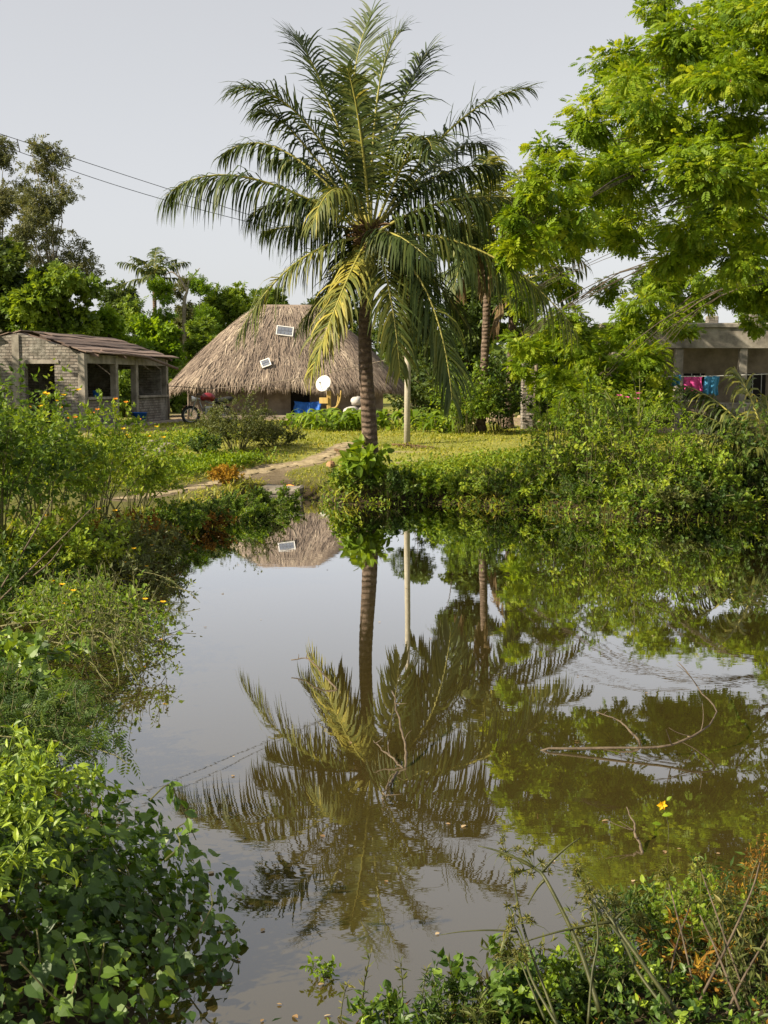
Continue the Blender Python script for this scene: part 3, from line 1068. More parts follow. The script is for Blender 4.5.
def far_tree(label, px_, top_py, bot_py, Y, wpx, mat_, seed, T=TW, ls=.5, n=9, tint=(.5, .2), name='tree', nl=10, bark='bark', dens=6.0, per=10, shell=.45, lob=.36):
    r = np.random.default_rng(seed)
    Y = D_(Y)
    x = at_y(px_, 300, Y)[0]
    b = np.array([x, Y, Hs(x, Y)])
    zt, zb = at_y(px_, top_py, Y)[2], at_y(px_, bot_py, Y)[2]
    w = wpx * Y / F / 2
    hh = (zt - zb) / 2
    lobes = []
    for i in range(nl):
        a = r.uniform(0, 6.28)
        v_ = r.uniform(-1, 1)
        rr = math.sqrt(max(0, 1 - v_ * v_)) * r.uniform(.2, .75)
        lr = lob * min(w, hh * 1.3) * r.uniform(.8, 1.35)
        c = np.array([x + math.cos(a) * rr * w, Y + math.sin(a) * rr * w * .8, (zt + zb) / 2 + v_ * (hh - lr * .6)])
        lobes.append((c, (lr, lr, lr * .8)))
    lob2 = []
    for c, rr in lobes:
        for _ in range(3):
            k_ = r.uniform(.45, .75)
            lob2.append((c + rand_unit(r, 1)[0] * rr[0] * r.uniform(.3, .95), (rr[0] * k_ * 1.1, rr[0] * k_ * 1.1, rr[0] * k_ * .65)))
    lobes = lob2
    ls *= .72
    dens *= 1.5
    return make_tree(name, label, b, max(.4, (zb - b[2]) * .75 + hh * .25), lobes, dens * 8 / max(w, 1), per, ls, T, mat_, seed, .05 * hh + .08, bark, tint=tint, limbs=False, shell=shell, cl_r=.46, wood=.30, limb_every=4)


far_tree('tall airy grey-green tree with see-through crown at the left edge', 52, 140, 300, 42, 96, M['tree_c'], 21, TW2, .50, nl=34, dens=6.0, per=8, bark='bark_pale', lob=.26)
far_tree('tall thin-leaved tree cut off by the left picture edge', 6, 138, 290, 44, 80, M['tree_c'], 22, TW2, .50, nl=30, dens=6.0, per=8, bark='bark_pale', lob=.28)
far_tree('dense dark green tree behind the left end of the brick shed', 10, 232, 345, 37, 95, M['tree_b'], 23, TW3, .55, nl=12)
far_tree('rounded fresh green tree right above the brick shed roof', 58, 262, 345, 36, 95, M['tree_a'], 24, TW3, .55, nl=12, tint=(.6, .22))
far_tree('low green tree peeping over the right end of the shed roof', 112, 300, 375, 38, 70, M['tree_d'], 25, TW3, .5, nl=9)
far_tree('dark spreading tree on the skyline left of the small palm', 118, 284, 330, 56, 60, M['tree_b'], 26, TW, .6, nl=8)
far_tree('slim creeper-hung tree just under the small far palm', 160, 278, 350, 47, 42, M['tree_d'], 27, TW2, .5, nl=9, tint=(.62, .2))
far_tree('tree with a pale bare forked top in the middle of the tree line', 181, 272, 345, 48, 30, M['tree_c'], 28, TW2, .5, nl=6, dens=2.0)
far_tree('upright tree with a small rounded top near the hut roof', 198, 276, 350, 46, 38, M['tree_d'], 29, TW2, .5, nl=8)
far_tree('fresh yellow-green tree between the shed and the hut', 158, 318, 380, 40, 62, M['tree_d'], 30, TW3, .5, nl=9, tint=(.68, .2))
far_tree('mid green bushy tree touching the left slope of the thatch', 205, 320, 385, 41, 60, M['tree_a'], 31, TW3, .5, nl=9, tint=(.65, .2))
far_tree('wide mid green tree behind the left slope of the thatched roof', 232, 288, 360, 48, 78, M['tree_a'], 32, TW, .55, nl=12, tint=(.7, .2))
far_tree('soft green tree filling the gap under the small far palm', 138, 294, 400, 52, 70, M['tree_a'], 43, TW, .55, nl=9, tint=(.6, .2), dens=4)
far_tree('pale green tree in the gap below the bare forked snag', 184, 298, 400, 52, 66, M['tree_d'], 44, TW, .55, nl=9, tint=(.5, .2), dens=4)
far_tree('mid green tree between the snag and the thatch', 214, 284, 400, 54, 66, M['tree_a'], 45, TW, .55, nl=9, tint=(.6, .2), dens=4)
far_tree('dark tree directly behind the hut ridge', 272, 282, 350, 50, 80, M['tree_a'], 33, TW, .6, nl=10, tint=(.4, .2))
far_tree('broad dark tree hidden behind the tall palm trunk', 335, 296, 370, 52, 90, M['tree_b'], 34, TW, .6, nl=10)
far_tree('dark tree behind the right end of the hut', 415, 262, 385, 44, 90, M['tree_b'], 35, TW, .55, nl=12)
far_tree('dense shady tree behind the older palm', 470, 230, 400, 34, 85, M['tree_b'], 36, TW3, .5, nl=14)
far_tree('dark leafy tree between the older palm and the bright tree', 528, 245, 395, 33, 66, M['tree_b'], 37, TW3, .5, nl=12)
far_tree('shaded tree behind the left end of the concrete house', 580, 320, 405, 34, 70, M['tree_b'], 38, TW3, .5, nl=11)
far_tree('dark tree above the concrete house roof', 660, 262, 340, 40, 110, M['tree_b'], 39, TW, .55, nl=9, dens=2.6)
far_tree('green tree far behind the right end of the concrete house', 760, 270, 350, 42, 90, M['tree_a'], 40, TW, .55, nl=9)
far_tree('shade tree left of the picture before the brick shed', -215, 130, 400, 22.5, 200, M['tree_b'], 41, TW3, .55, nl=12, dens=4.0)
# bare forked snag
g = Geo()
Ys = D_(47.0)
s0 = at_y(185, 330, Ys)
sb = np.array([s0[0], Ys, Hs(s0[0], Ys)])
for pts, r0 in (([sb, at_y(184, 310, Ys), at_y(187, 292, Ys), at_y(190, 276, Ys)], .14), ([at_y(187, 292, Ys), at_y(181, 280, Ys), at_y(172, 272, Ys), at_y(164, 276, Ys)], .07), ([at_y(189, 282, Ys), at_y(196, 272, Ys), at_y(200, 268, Ys)], .05), ([at_y(181, 280, Ys), at_y(178, 270, Ys), at_y(183, 264, Ys)], .04)):
    P = smooth_path(pts, 10)
    tube(g, P - sb, np.linspace(r0, r0 * .4, 10), 6)
o = g.build('bare_tree', M['bark_pale'], loc=sb, smooth=True)
tag(o, 'leafless pale forked snag rising from the tree line', 'tree')

# distant wood closing the horizon
g = Geo()
r = np.random.default_rng(50)
n = 4000
a = r.uniform(-1.25, 1.25, n)
R_ = r.uniform(108, 146, n)
P = np.c_[np.sin(a) * R_, np.cos(a) * R_, r.uniform(.6, 5.6, n) * (1 + .25 * np.sin(a * 31) + .15 * np.sin(a * 83))]
scatter(g, TW3, P, rand_unit(r, n) + [0, 0, .2], nrm(np.array([0, 0, 1]) + r.normal(0, .5, (n, 3))), 2.2, np.clip(r.normal(.45, .2, n), 0, 1))
o = g.build('distant_wood', M['tree_b'], kind='stuff')
tag(o, 'dark distant wood closing the view behind the village', 'wood')

# ------------------------------------------------------------------ thatched hut
HC = np.array([at_y(283, 400, D_(32.5))[0], 52.4])
HZ = Hs(HC[0], HC[1])
HR = math.radians(4)
hut = thing('thatched_hut', 'low mud-walled hut under a big shaggy thatched hip roof', 'hut', (HC[0], HC[1], HZ), HR)
HW, HD = 9.9, 6.6     # eave size
EZ, RZ = 1.38, 4.80    # eave and ridge height
RL = 2.3               # ridge length


def roof_pt(a, u):
    """a: angle round the eave, u 0 = ridge, 1 = eave; superellipse plan"""
    ca, sa = math.cos(a), math.sin(a)
    k = (abs(ca) ** 5 + abs(sa) ** 5) ** (-1 / 5)
    e = np.array([ca * k * HW / 2, sa * k * HD / 2])
    rdg = np.array([np.clip(ca * k * 1.1, -1, 1) * RL / 2, 0.0])
    p = rdg * (1 - u) + e * u
    sag = .10 * math.sin(a * 3 + .8) * u + .05 * math.sin(a * 11) * u
    z = RZ * (1 - u) + EZ * u + .20 * math.sin(math.pi * u) + sag
    return np.array([p[0], p[1], z])


NA, NU = 120, 26
g = Geo()
V = []
for j in range(NU):
    u = j / (NU - 1)
    for i in range(NA):
        a = 2 * math.pi * i / NA
        p = roof_pt(a, u)
        lump = .05 * math.sin(a * 23 + u * 5) * u + .045 * math.sin(a * 41 - u * 9) * u
        V.append(p + np.array([0, 0, lump]))
V = np.array(V)
V2 = V[-NA:] * [.985, .98, 1] + [0, 0, -.22]
V3 = V[-NA:] * [.93, .90, 1] + [0, 0, .02]
n0 = NU * NA
q = np.array([[j * NA + i, (j + 1) * NA + i, (j + 1) * NA + (i + 1) % NA, j * NA + (i + 1) % NA] for j in range(NU + 1) for i in range(NA)])
g.add(np.vstack([V, V2, V3]), [q, np.array([list(range(NA))])], .35)
roof = g.build('roof', M['thatch'], hut, smooth=True)
g = Geo()
r = np.random.default_rng(77)
n = 22000
aa = r.uniform(0, 2 * math.pi, n)
uu = r.uniform(.02, 1.0, n) ** .75
P, D, N = np.zeros((n, 3)), np.zeros((n, 3)), np.zeros((n, 3))
for i in range(n):
    p = roof_pt(aa[i], uu[i] - .03)
    p2 = roof_pt(aa[i] + r.normal(0, .012), uu[i] + .03)
    pa = roof_pt(aa[i] + .02, uu[i] - .03)
    P[i] = p
    D[i] = p2 - p
    N[i] = np.cross(pa - p, p2 - p)
D = nrm(D)
N = nrm(N)
N *= np.sign(N[:, 2:3])
D = nrm(D + N * r.normal(.02, .06, (n, 1)) + r.normal(0, .06, (n, 3)))
course = np.sin(uu * 30) * .06
P = P + N * (.03 + .03 * r.uniform(0, 1, (n, 1))) 
tint = np.clip(r.normal(.45, .2, n) + .16 * np.sin(aa * 37) * np.sin(aa * 13 + 2) - course, 0, 1)
scatter(g, T_blade(.028, 2, .15), P, D, N, r.uniform(.35, .8, n), tint)
# hanging fringe
n = 4200
aa = r.uniform(0, 2 * math.pi, n)
P = np.array([roof_pt(a, 1.0) for a in aa]) + np.c_[r.normal(0, .03, n), r.normal(0, .03, n), r.uniform(-.06, .06, n)]
out = nrm(np.c_[np.cos(aa), np.sin(aa), np.zeros(n)])
D = nrm(out * r.uniform(.05, .5, (n, 1)) + [0, 0, -1] + r.normal(0, .12, (n, 3)))
scatter(g, T_blade(.045, 2, .1), P, D, out, r.uniform(.16, .46, n) * (1 + .35 * np.sin(aa * 29) * np.sin(aa * 17)), np.clip(r.normal(.55, .2, n), 0, 1))
o = g.build('straw', M['thatch'], roof, kind='stuff')
# mud wall with a doorway
g = Geo()
WX, WY, WH = HW / 2 - .95, HD / 2 - 1.0, 1.5
door_x0, door_x1 = .15, 1.0
yF = -WY
g2 = [((-WX + door_x0) / 2, yF, door_x0 + WX), ((WX + door_x1) / 2, yF, WX - door_x1)]
for cx_, cy_, w_ in g2:
    box(g, (cx_, cy_, WH / 2 - .05), (w_, .3, WH + .1), jit=.008)
box(g, ((door_x0 + door_x1) / 2, yF, WH - .09), (door_x1 - door_x0, .297, .18))
for sx in (-1, 1):
    box(g, (sx * (WX - .15), .15, WH / 2 - .05), (.3, 2 * WY - .303, WH + .1), jit=.01)
box(g, (0, WY, WH / 2 - .05), (2 * WX - .606, .3, WH + .1))
g.build('wall', M['mud_wall'], hut)
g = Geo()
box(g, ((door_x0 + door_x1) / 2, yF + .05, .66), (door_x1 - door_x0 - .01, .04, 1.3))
g.build('door', M['dark'], hut)  # flat dark panel painting the shade inside the open doorway
g = Geo()
box(g, (0, yF - .55, .02), (2 * WX - .3, .8, .22), jit=.015, bev=.05)
g.build('plinth', M['mud_wall'], hut)
for k, x in enumerate((-4.05, -1.0, .95, 3.0)):
    g = Geo()
    tube(g, [(x, -HD / 2 + .55, -.05), (x + .03, -HD / 2 + .56, .6), (x + .01, -HD / 2 + .57, EZ + .28)], [.05, .045, .045], 7)
    g.build('post', M['wood'], hut, smooth=True)


def hut_roof_world(px_, py_):
    """where the view ray meets the thatch"""
    d = ray(px_, py_)
    best = None
    for tt in np.arange(44, 60, .03):
        p = CAM + d * (tt / d[1])
        l = p - np.array([HC[0], HC[1], HZ])
        c_, s_ = math.cos(-HR), math.sin(-HR)
        lx, ly = l[0] * c_ - l[1] * s_, l[0] * s_ + l[1] * c_
        ex, ey = lx / (HW / 2), ly / (HD / 2)
        k = (abs(ex) ** 5 + abs(ey) ** 5) ** .2
        if k > 1:
            continue
        z = RZ * (1 - k) + EZ * k + .20 * math.sin(math.pi * k)
        if l[2] <= z:
            return p
    return CAM + d * (51 / d[1])


def solar(label, px_, py_, w, h, nc, nr, roll):
    p = hut_roof_world(px_, py_)
    root = thing('solar_panel', label, 'solar panel', p + np.array([0, -.10, .16]), HR)
    root.rotation_euler = (math.radians(50), roll, HR)
    g = Geo()
    for sx in (-1, 1):
        box(g, (sx * (w / 2 - .02), 0, 0), (.04, h, .045))
    for sy in (-1, 1):
        box(g, (0, sy * (h / 2 - .02), 0), (w - .082, .04, .043))
    g.build('frame', M['white'], root)
    for i in range(nc):
        for j in range(nr):
            g = Geo()
            cw, ch = (w - .1) / nc, (h - .1) / nr
            box(g, (-w / 2 + .05 + cw * (i + .5), -h / 2 + .05 + ch * (j + .5), 0), (cw - .02, ch - .02, .03))
            g.build('cell', M['cell'], root)
    g = Geo()
    box(g, (0, 0, -.02), (w - .09, h - .09, .012))
    g.build('backing', M['white'], root)
    return root


solar('larger solar panel lying high on the thatched roof', 285, 335, .72, .52, 4, 2, .12)
solar('small solar panel lying lower on the thatched roof', 266, 367, .40, .40, 2, 2, -.35)


def hut_front(px_, py_, Y):
    return at_y(px_, py_, Y)


# satellite dish on an ochre post
YD = D_(29.6)
bp_ = at_y(329, 415, YD)
bz = Hs(bp_[0], YD)
dish = thing('satellite_dish', 'round pale satellite dish on an ochre wooden post before the hut', 'satellite dish', (bp_[0], YD, bz))
zt = at_y(329, 392, YD)[2] - bz
g = Geo()
box(g, (0, 0, zt / 2), (.16, .16, zt + .1), bev=.02)
g.build('post', M['ochre'], dish)
g = Geo()
beam(g, (-.35, 0, zt * .72), (-.02, -.1, zt * .72), .1, .22)
g.build('crosspiece', M['ochre'], dish)
g = Geo()
tube(g, smooth_path([(.1, -.05, zt * .45), (.28, -.05, zt * .5), (.42, -.05, zt * .75), (.46, -.05, zt * 1.05)], 10), np.linspace(.05, .03, 10), 6)
tube(g, smooth_path([(.3, -.05, zt * .55), (.36, -.05, zt * .8), (.32, -.05, zt * .95)], 6), .03, 5)
g.build('bracket', M['ochre'], dish, smooth=True)
dc = at_y(324, 384, YD) - np.array([bp_[0], YD, bz])
g = Geo()
nrm_ = nrm(np.array([-.35, -.85, .38]))
ux = nrm(np.cross(nrm_, [0, 0, 1.0]))
uy = np.cross(ux, nrm_)
V, Fq = [], []
for sgn, off in ((1, 0.0), (-1, -.02)):
    for j in range(6):
        rr = .30 * j / 5
        for i in range(24):
            a = i * 2 * math.pi / 24
            V.append(dc + ux * rr * math.cos(a) + uy * rr * 1.08 * math.sin(a) + nrm_ * (.75 * rr * rr + off))
for s_ in (0, 1):
    for j in range(5):
        for i in range(24):
            b_ = s_ * 144 + j * 24
            f_ = [b_ + i, b_ + (i + 1) % 24, b_ + 24 + (i + 1) % 24, b_ + 24 + i]
            Fq.append(f_ if s_ == 0 else f_[::-1])
for i in range(24):
    Fq.append([120 + i, 120 + (i + 1) % 24, 264 + (i + 1) % 24, 264 + i])
g.add(V, np.array(Fq))
g.build('reflector', M['white'], dish, smooth=True)
g = Geo()
tube(g, [dc - uy * .28, dc - uy * .1 + nrm_ * .32], .012, 5)
box(g, dc - uy * .08 + nrm_ * .34, (.06, .09, .06))
g.build('feed_arm', M['metal'], dish)
g = Geo()
tube(g, [dc - nrm_ * .03, dc - nrm_ * .12 - [0, 0, .1], (0, 0, zt - .02)], .03, 6)
g.build('mount', M['metal'], dish)

# blue tarp hung in front of the wall
a_ = at_y(294, 401, 49.6)
b_ = at_y(321, 401, 49.45)
zb = at_y(306, 416, 49.5)[2]
g = Geo()
nx_, nz_ = 18, 9
V = []
for j in range(nz_):
    for i in range(nx_):
        u, w_ = i / (nx_ - 1), j / (nz_ - 1)
        p = a_ * (1 - u) + b_ * u
        V.append([p[0] + .03 * math.sin(j * 1.1), p[1] + .09 * math.sin(u * 17 + w_ * 2) * (.4 + w_) + .05 * math.sin(u * 5), p[2] - .05 * math.sin(u * math.pi) - (p[2] - zb) * w_ + .06 * math.sin(u * 9) * w_])
q = np.array([[j * nx_ + i, j * nx_ + i + 1, (j + 1) * nx_ + i + 1, (j + 1) * nx_ + i] for j in range(nz_ - 1) for i in range(nx_ - 1)])
g.add(V, q)
tarp = g.build('tarp', M['blue'], smooth=True)
tag(tarp, 'bright blue tarp sheet hung against the hut wall', 'tarp')
md = tarp.modifiers.new('thickness', 'SOLIDIFY')
md.thickness = .012

# washing line across the hut front
for nm, lb, pts, rad_ in (('clothes_line', 'thin pale line strung along the eave of the thatched hut', [at_y(168, 386, D_(30.2)), at_y(220, 388, D_(30.0)), at_y(300, 378, D_(29.8)), at_y(405, 356, D_(29.6))], .014),):
    g = Geo()
    tube(g, smooth_path(pts, 24), rad_, 4)
    o = g.build(nm, M['wood'])
    tag(o, lb, 'rope')
# forked prop holding the line at either end
for lb, px_, Y_, pyt in (('slim wooden prop holding the line left of the hut', 168, D_(30.2), 385), ('slim wooden prop holding the line right of the hut', 405, D_(29.6), 355)):
    p = at_y(px_, pyt, Y_)
    z0 = Hs(p[0], Y_)
    g = Geo()
    tube(g, [(0, 0, -.05), (.02, 0, (p[2] - z0) * .5), (0, 0, p[2] - z0 + .03)], [.04, .035, .03], 6)
    o = g.build('line_prop', M['wood'], loc=(p[0], Y_, z0), smooth=True)
    tag(o, lb, 'post')

# motorbike half hidden behind the bush
def wheel(root, x, r0):
    g = Geo()
    a = np.linspace(0, 2 * math.pi, 25)
    P = np.c_[x + r0 * np.cos(a), np.zeros(25), r0 + .0 + r0 * np.sin(a)]
    tube(g, P, .05, 6, cap=False)
    w_ = Geo()
    tube(w_, np.c_[x + (r0 - .06) * np.cos(a), np.zeros(25), r0 + (r0 - .06) * np.sin(a)], .018, 5, cap=False)
    for k in range(10):
        aa_ = k * math.pi / 5
        tube(w_, [(x, 0, r0), (x + (r0 - .06) * math.cos(aa_), 0, r0 + (r0 - .06) * math.sin(aa_))], .006, 3)
    tube(w_, [(x, -.06, r0), (x, .06, r0)], .05, 8)
    ty = g.build('wheel', M['black'], root, smooth=True)
    w_.build('rim', M['metal'], ty)


pb = at_y(208, 417, D_(28.5))
bike = thing('motorbike', 'dark red motorbike parked before the left end of the hut', 'motorbike', (pb[0], D_(28.5), Hs(pb[0], D_(28.5))), math.radians(12))
wheel(bike, -.62, .30)
wheel(bike, .62, .30)
g = Geo()
P = smooth_path([(.22, 0, .82), (.1, 0, .95), (-.1, 0, .96), (-.24, 0, .84)], 10)
tube(g, P, [.06, .11, .14, .15, .15, .15, .14, .12, .10, .05], 10)
g.build('tank', M['red'], bike, smooth=True)
g = Geo()
tube(g, smooth_path([(.18, 0, .82), (.45, 0, .80), (.72, 0, .86), (.92, 0, .90)], 10), [.05, .09, .11, .12, .12, .12, .11, .10, .08, .04], 8)
g.build('seat', M['black'], bike, smooth=True)
g = Geo()
for s in (-.07, .07):
    tube(g, [(-.62, s, .30), (-.38, s, .95)], .025, 6)
    tube(g, [(.62, s, .30), (.55, s, .75)], .02, 6)
tube(g, [(-.36, 0, .9), (.1, 0, .72), (.5, 0, .68)], .03, 6)
tube(g, [(-.3, 0, .8), (-.15, 0, .35), (.25, 0, .3), (.62, 0, .3)], .03, 6)
g.build('frame', M['metal'], bike)
g = Geo()
box(g, (.02, 0, .47), (.36, .22, .3), bev=.06)
g.build('engine', M['metal'], bike)
g = Geo()
tube(g, smooth_path([(-.28, -.36, 1.04), (-.36, -.18, 1.07), (-.38, 0, 1.0), (-.36, .18, 1.07), (-.28, .36, 1.04)], 12), .016, 6)
g.build('handlebar', M['black'], bike)
g = Geo()
tube(g, [(-.58, 0, .88), (-.53, 0, .88), (-.42, 0, .88)], [.11, .10, .05], 12)
g.build('headlight', M['white'], bike, smooth=True)
for x_, cols in ((-.62, 'red'), (.66, 'red')):
    g = Geo()
    a = np.linspace(.5, 2.7, 10)
    V = np.array([[x_ + .37 * math.cos(t_), s, .30 + .37 * math.sin(t_)] for t_ in a for s in (-.07, .07)])
    V = np.vstack([V, V + [0, 0, .012]])
    q = [[2 * i, 2 * i + 1, 2 * i + 3, 2 * i + 2] for i in range(9)] + [[20 + 2 * i, 22 + 2 * i, 23 + 2 * i, 21 + 2 * i] for i in range(9)] + \
        [[2 * i, 2 * i + 2, 22 + 2 * i, 20 + 2 * i] for i in range(9)] + [[2 * i + 1, 21 + 2 * i, 23 + 2 * i, 2 * i + 3] for i in range(9)]
    g.add(V, np.array(q))
    g.build('mudguard', M[cols], bike, smooth=True)

# sacks against the hut wall, right of the dish
def sack(label, px_, py_, Y, s, mat_, seed):
    r = np.random.default_rng(seed)
    g = Geo()
    nu, nv = 12, 9
    V = []
    for j in range(nv):
        for i in range(nu):
            a, b_ = 2 * math.pi * i / nu, math.pi * (j + .02) / (nv - .96)
            sx = np.sign(math.cos(a)) * abs(math.cos(a)) ** .7
            sy = np.sign(math.sin(a)) * abs(math.sin(a)) ** .7
            k = math.sin(b_) ** .6
            V.append([s[0] * sx * k, s[1] * sy * k, s[2] * math.cos(b_)])
    V = np.array(V) * (1 + r.normal(0, .05, (len(V), 1)))
    q = np.array([[j * nu + i, (j + 1) * nu + i, (j + 1) * nu + (i + 1) % nu, j * nu + (i + 1) % nu] for j in range(nv - 1) for i in range(nu)])
    g.add(V, [q, np.array([list(range(nu)), [(nv - 1) * nu + i for i in range(nu)][::-1]])])
    p = at_y(px_, py_, Y)
    z0 = Hs(p[0], Y)
    o = g.build('sack', mat_, loc=(p[0], Y, max(p[2], z0 + s[2] * .92)), smooth=True)
    o.rotation_euler = (0, r.uniform(-.2, .2), r.uniform(0, 3))
    tag(o, label, 'sack', 'bundles heaped by the hut wall')


sack('pale bundle lying lowest in the heap by the hut wall', 352, 413, 49.3, (.42, .26, .26), M['sack'], 1)
sack('grey bundle right of the pale one in the heap by the hut', 366, 411, 49.3, (.36, .26, .24), M['stone'], 2)
sack('small white bundle on top of the heap by the hut wall', 357, 401, 49.3, (.28, .22, .18), M['sack'], 3)

# ------------------------------------------------------------------ roofless-looking brick shed
A = np.array([-9.53, 38.5])
B = np.array([-8.37, 46.5])
e1 = nrm(B - A)                       # along the window side, away from the camera
e2 = np.array([-e1[1], e1[0]])        # to the left along the gable
SZ = Hs(-9.6, 40)
ang = math.atan2(e1[1], e1[0])
shed = thing('brick_shed', 'weathered brick shed with empty openings and a broken board roof', 'shed', (A[0], A[1], SZ), ang)
# local frame: x along e1 (0..7.02), y along e2 (0..4.5)
LX, LY, WHs, PK = 8.08, 4.5, 2.42, 3.08
YP = 2.2


def wall_box(g, x0, x1, y0, y1, z0, z1, jit=0.0):
    box(g, ((x0 + x1) / 2, (y0 + y1) / 2, (z0 + z1) / 2), (x1 - x0, y1 - y0, z1 - z0), jit=jit)


g = Geo()
T_ = .22
# gable wall facing the camera (x = 0), with a doorway
d0, d1, dh = 1.02, 2.02, 2.1
wall_box(g, 0, T_, .16, d0, -.1, dh)
wall_box(g, 0, T_, d1 + .002, LY, -.1, dh)
Vg = [(y, z) for y, z in ((.0, dh), (LY, dh), (LY, WHs), (YP + .9, PK - .15), (YP, PK), (YP - .4, PK - .12), (YP - .9, PK - .24), (.0, WHs))]
n = len(Vg)
V = np.array([[0.003, y, z] for y, z in Vg] + [[T_ - .003, y, z] for y, z in Vg])
g.add(V, [np.array([list(range(n))[::-1], list(range(n, 2 * n))]), np.array([[i, (i + 1) % n, n + (i + 1) % n, n + i] for i in range(n)])])
g.build('gable_wall', M['brick'], shed)
# far gable with an opening
g = Geo()
wall_box(g, LX - T_, LX, .16, 1.2, -.1, WHs)
wall_box(g, LX - T_, LX, 2.05, LY, -.1, WHs)
wall_box(g, LX - T_ + .003, LX - .003, 1.203, 2.047, 2.0, WHs)
V = np.array([[LX - T_ + .002, 0, WHs + .002], [LX - T_ + .002, YP, PK], [LX - T_ + .002, LY, WHs + .002], [LX, 0, WHs + .002], [LX, YP, PK], [LX, LY, WHs + .002]])
g.add(V, [np.array([[0, 1, 2], [5, 4, 3]]), np.array([[0, 3, 4, 1], [1, 4, 5, 2], [2, 5, 3, 0]])])
g.build('back_wall', M['brick'], shed)
g = Geo()
wall_box(g, T_ + .003, LX - T_ - .003, LY - T_, LY - .003, -.1, WHs - .02)
g.build('side_wall', M['brick'], shed)
# window side: posts, low walls, sills, lintel
xs = [0.0, .339 * 8.08, .585 * 8.08, 8.06]
for k, x in enumerate(xs):
    g = Geo()
    wall_box(g, x - .12, x + .12, -.03, .17, -.15, WHs - .01)
    g.build('post', M['concrete'], shed)
g = Geo()
wall_box(g, -.02, LX + .02, -.012, .18, WHs - .30, WHs - .02)
g.build('lintel', M['concrete'], shed)
for x0, x1 in ((xs[0] + .123, xs[1] - .123), (xs[2] + .123, xs[3] - .123)):
    g = Geo()
    wall_box(g, x0, x1, .0, .15, -.15, .95)
    g.build('low_wall', M['brick'], shed)
    g = Geo()
    wall_box(g, x0 - .05, x1 + .05, -.1, .2, .953, 1.03)
    g.build('sill', M['concrete'], shed)
# corner pier on the gable face
for y0 in (2.18,):
    g = Geo()
    wall_box(g, -.05, -.003, y0, y0 + .24, -.1, PK - .06)
    g.build('pier', M['concrete'], shed)
g = Geo()
wall_box(g, -.045, -.003, .02, .22, -.1, WHs)
g.build('pier', M['concrete'], shed)
g = Geo()
wall_box(g, -.03, T_ - .002, d0 - .15, d1 + .15, dh + .003, dh + .12)
g.build('door_lintel', M['concrete'], shed)
# roof boards running parallel to the ridge, ends uneven
r = np.random.default_rng(9)
for side in (0, 1):
    nb = 10 if side == 0 else 8
    for k in range(nb):
        u0 = k / nb
        yA, zA = YP, PK + .06
        yB, zB = (-.35, WHs - .03) if side == 0 else (LY + .3, WHs - .03)
        um = (k + .5) / nb
        y = yA + (yB - yA) * um
        z = zA + (zB - zA) * um + .02 + r.uniform(-.015, .02) + .025 * (k % 2)
        wd = abs(yB - yA) / nb * r.uniform(1.0, 1.18)
        x0 = r.uniform(-.45, .5) + (.9 if side == 0 and k < 2 else 0) + (.5 if side == 1 and k % 3 == 0 else 0)
        x1 = LX + r.uniform(-.1, .5)
        slope = math.atan2(zB - zA, abs(yB - yA))
        cy_, sy_ = math.cos(slope), math.sin(slope)
        sg = -1 if side == 0 else 1
        g = Geo()
        V = []
        for i in range(8):
            x = x0 + (x1 - x0) * i / 7
            w_ = wd / 2 * r.uniform(.85, 1.05)
            dz = r.normal(0, .012)
            for s_, hz_ in ((-1, -.016), (1, -.016), (1, .016), (-1, .016)):
                V.append([x, y + sg * s_ * w_ * cy_, z + s_ * w_ * sy_ + hz_ + dz])
        q = [[4 * i + j, 4 * i + (j + 1) % 4, 4 * i + 4 + (j + 1) % 4, 4 * i + 4 + j] for i in range(7) for j in range(4)] + [[3, 2, 1, 0], [28, 29, 30, 31]]
        g.add(V, np.array(q), r.uniform(.1, .9))
        g.build('roof_board', M['roofwood'], shed)
for k, x in enumerate((.4, 2.9, 5.4, 7.8)):
    for sg, yB in ((0, -.3), (1, LY + .25)):
        g = Geo()
        beam(g, (x, YP, PK - .02), (x + .05, yB, WHs - .075), .09, .09)
        g.build('rafter', M['roofwood'], shed)
# loose pole sliding off the eave
g = Geo()
tube(g, [(1.2, -.1, 2.52), (4.6, -.42, 2.40), (7.9, -.50, 2.02)], [.06, .055, .05], 7)
g.build('roof_pole', M['roofwood'], shed, smooth=True)
# earth platform under the shed
g = Geo()
box(g, (4.0, -.45, -.05), (8.0, .85, .32), jit=.03, bev=.14)
g.build('plinth', M['mud_wall'], shed)
# blue basin in the open bay, small blue pot on the sill
def basin(label, p, r0, h, mat_, nm, cat):
    g = Geo()
    prof = [(0, 0), (r0 * .75, 0), (r0, h), (r0 * 1.08, h), (r0 * .95, h * .9), (r0 * .7, .04), (0, .04)]
    V, Fq, m_ = [], [], 16
    for a_, z_ in prof:
        for i in range(m_):
            t_ = i * 2 * math.pi / m_
            V.append([max(a_, .002) * math.cos(t_), max(a_, .002) * math.sin(t_), z_])
    for l in range(len(prof) - 1):
        for i in range(m_):
            Fq.append([l * m_ + i, l * m_ + (i + 1) % m_, (l + 1) * m_ + (i + 1) % m_, (l + 1) * m_ + i])
    g.add(V, np.array(Fq))
    o = g.build(nm, mat_, loc=p, smooth=True)
    tag(o, label, cat)


def shed_pt(x, y, z):
    p = A + e1 * x + e2 * y
    return (p[0], p[1], SZ + z)


basin('blue plastic tub in the open bay of the brick shed', (*shed_pt(3.7, -.45, 0)[:2], SZ + .12), .27, .34, M['blue'], 'tub', 'tub')
basin('small blue pot on the window sill of the brick shed', shed_pt(1.0, .05, 1.035), .11, .2, M['blue'], 'pot', 'pot')

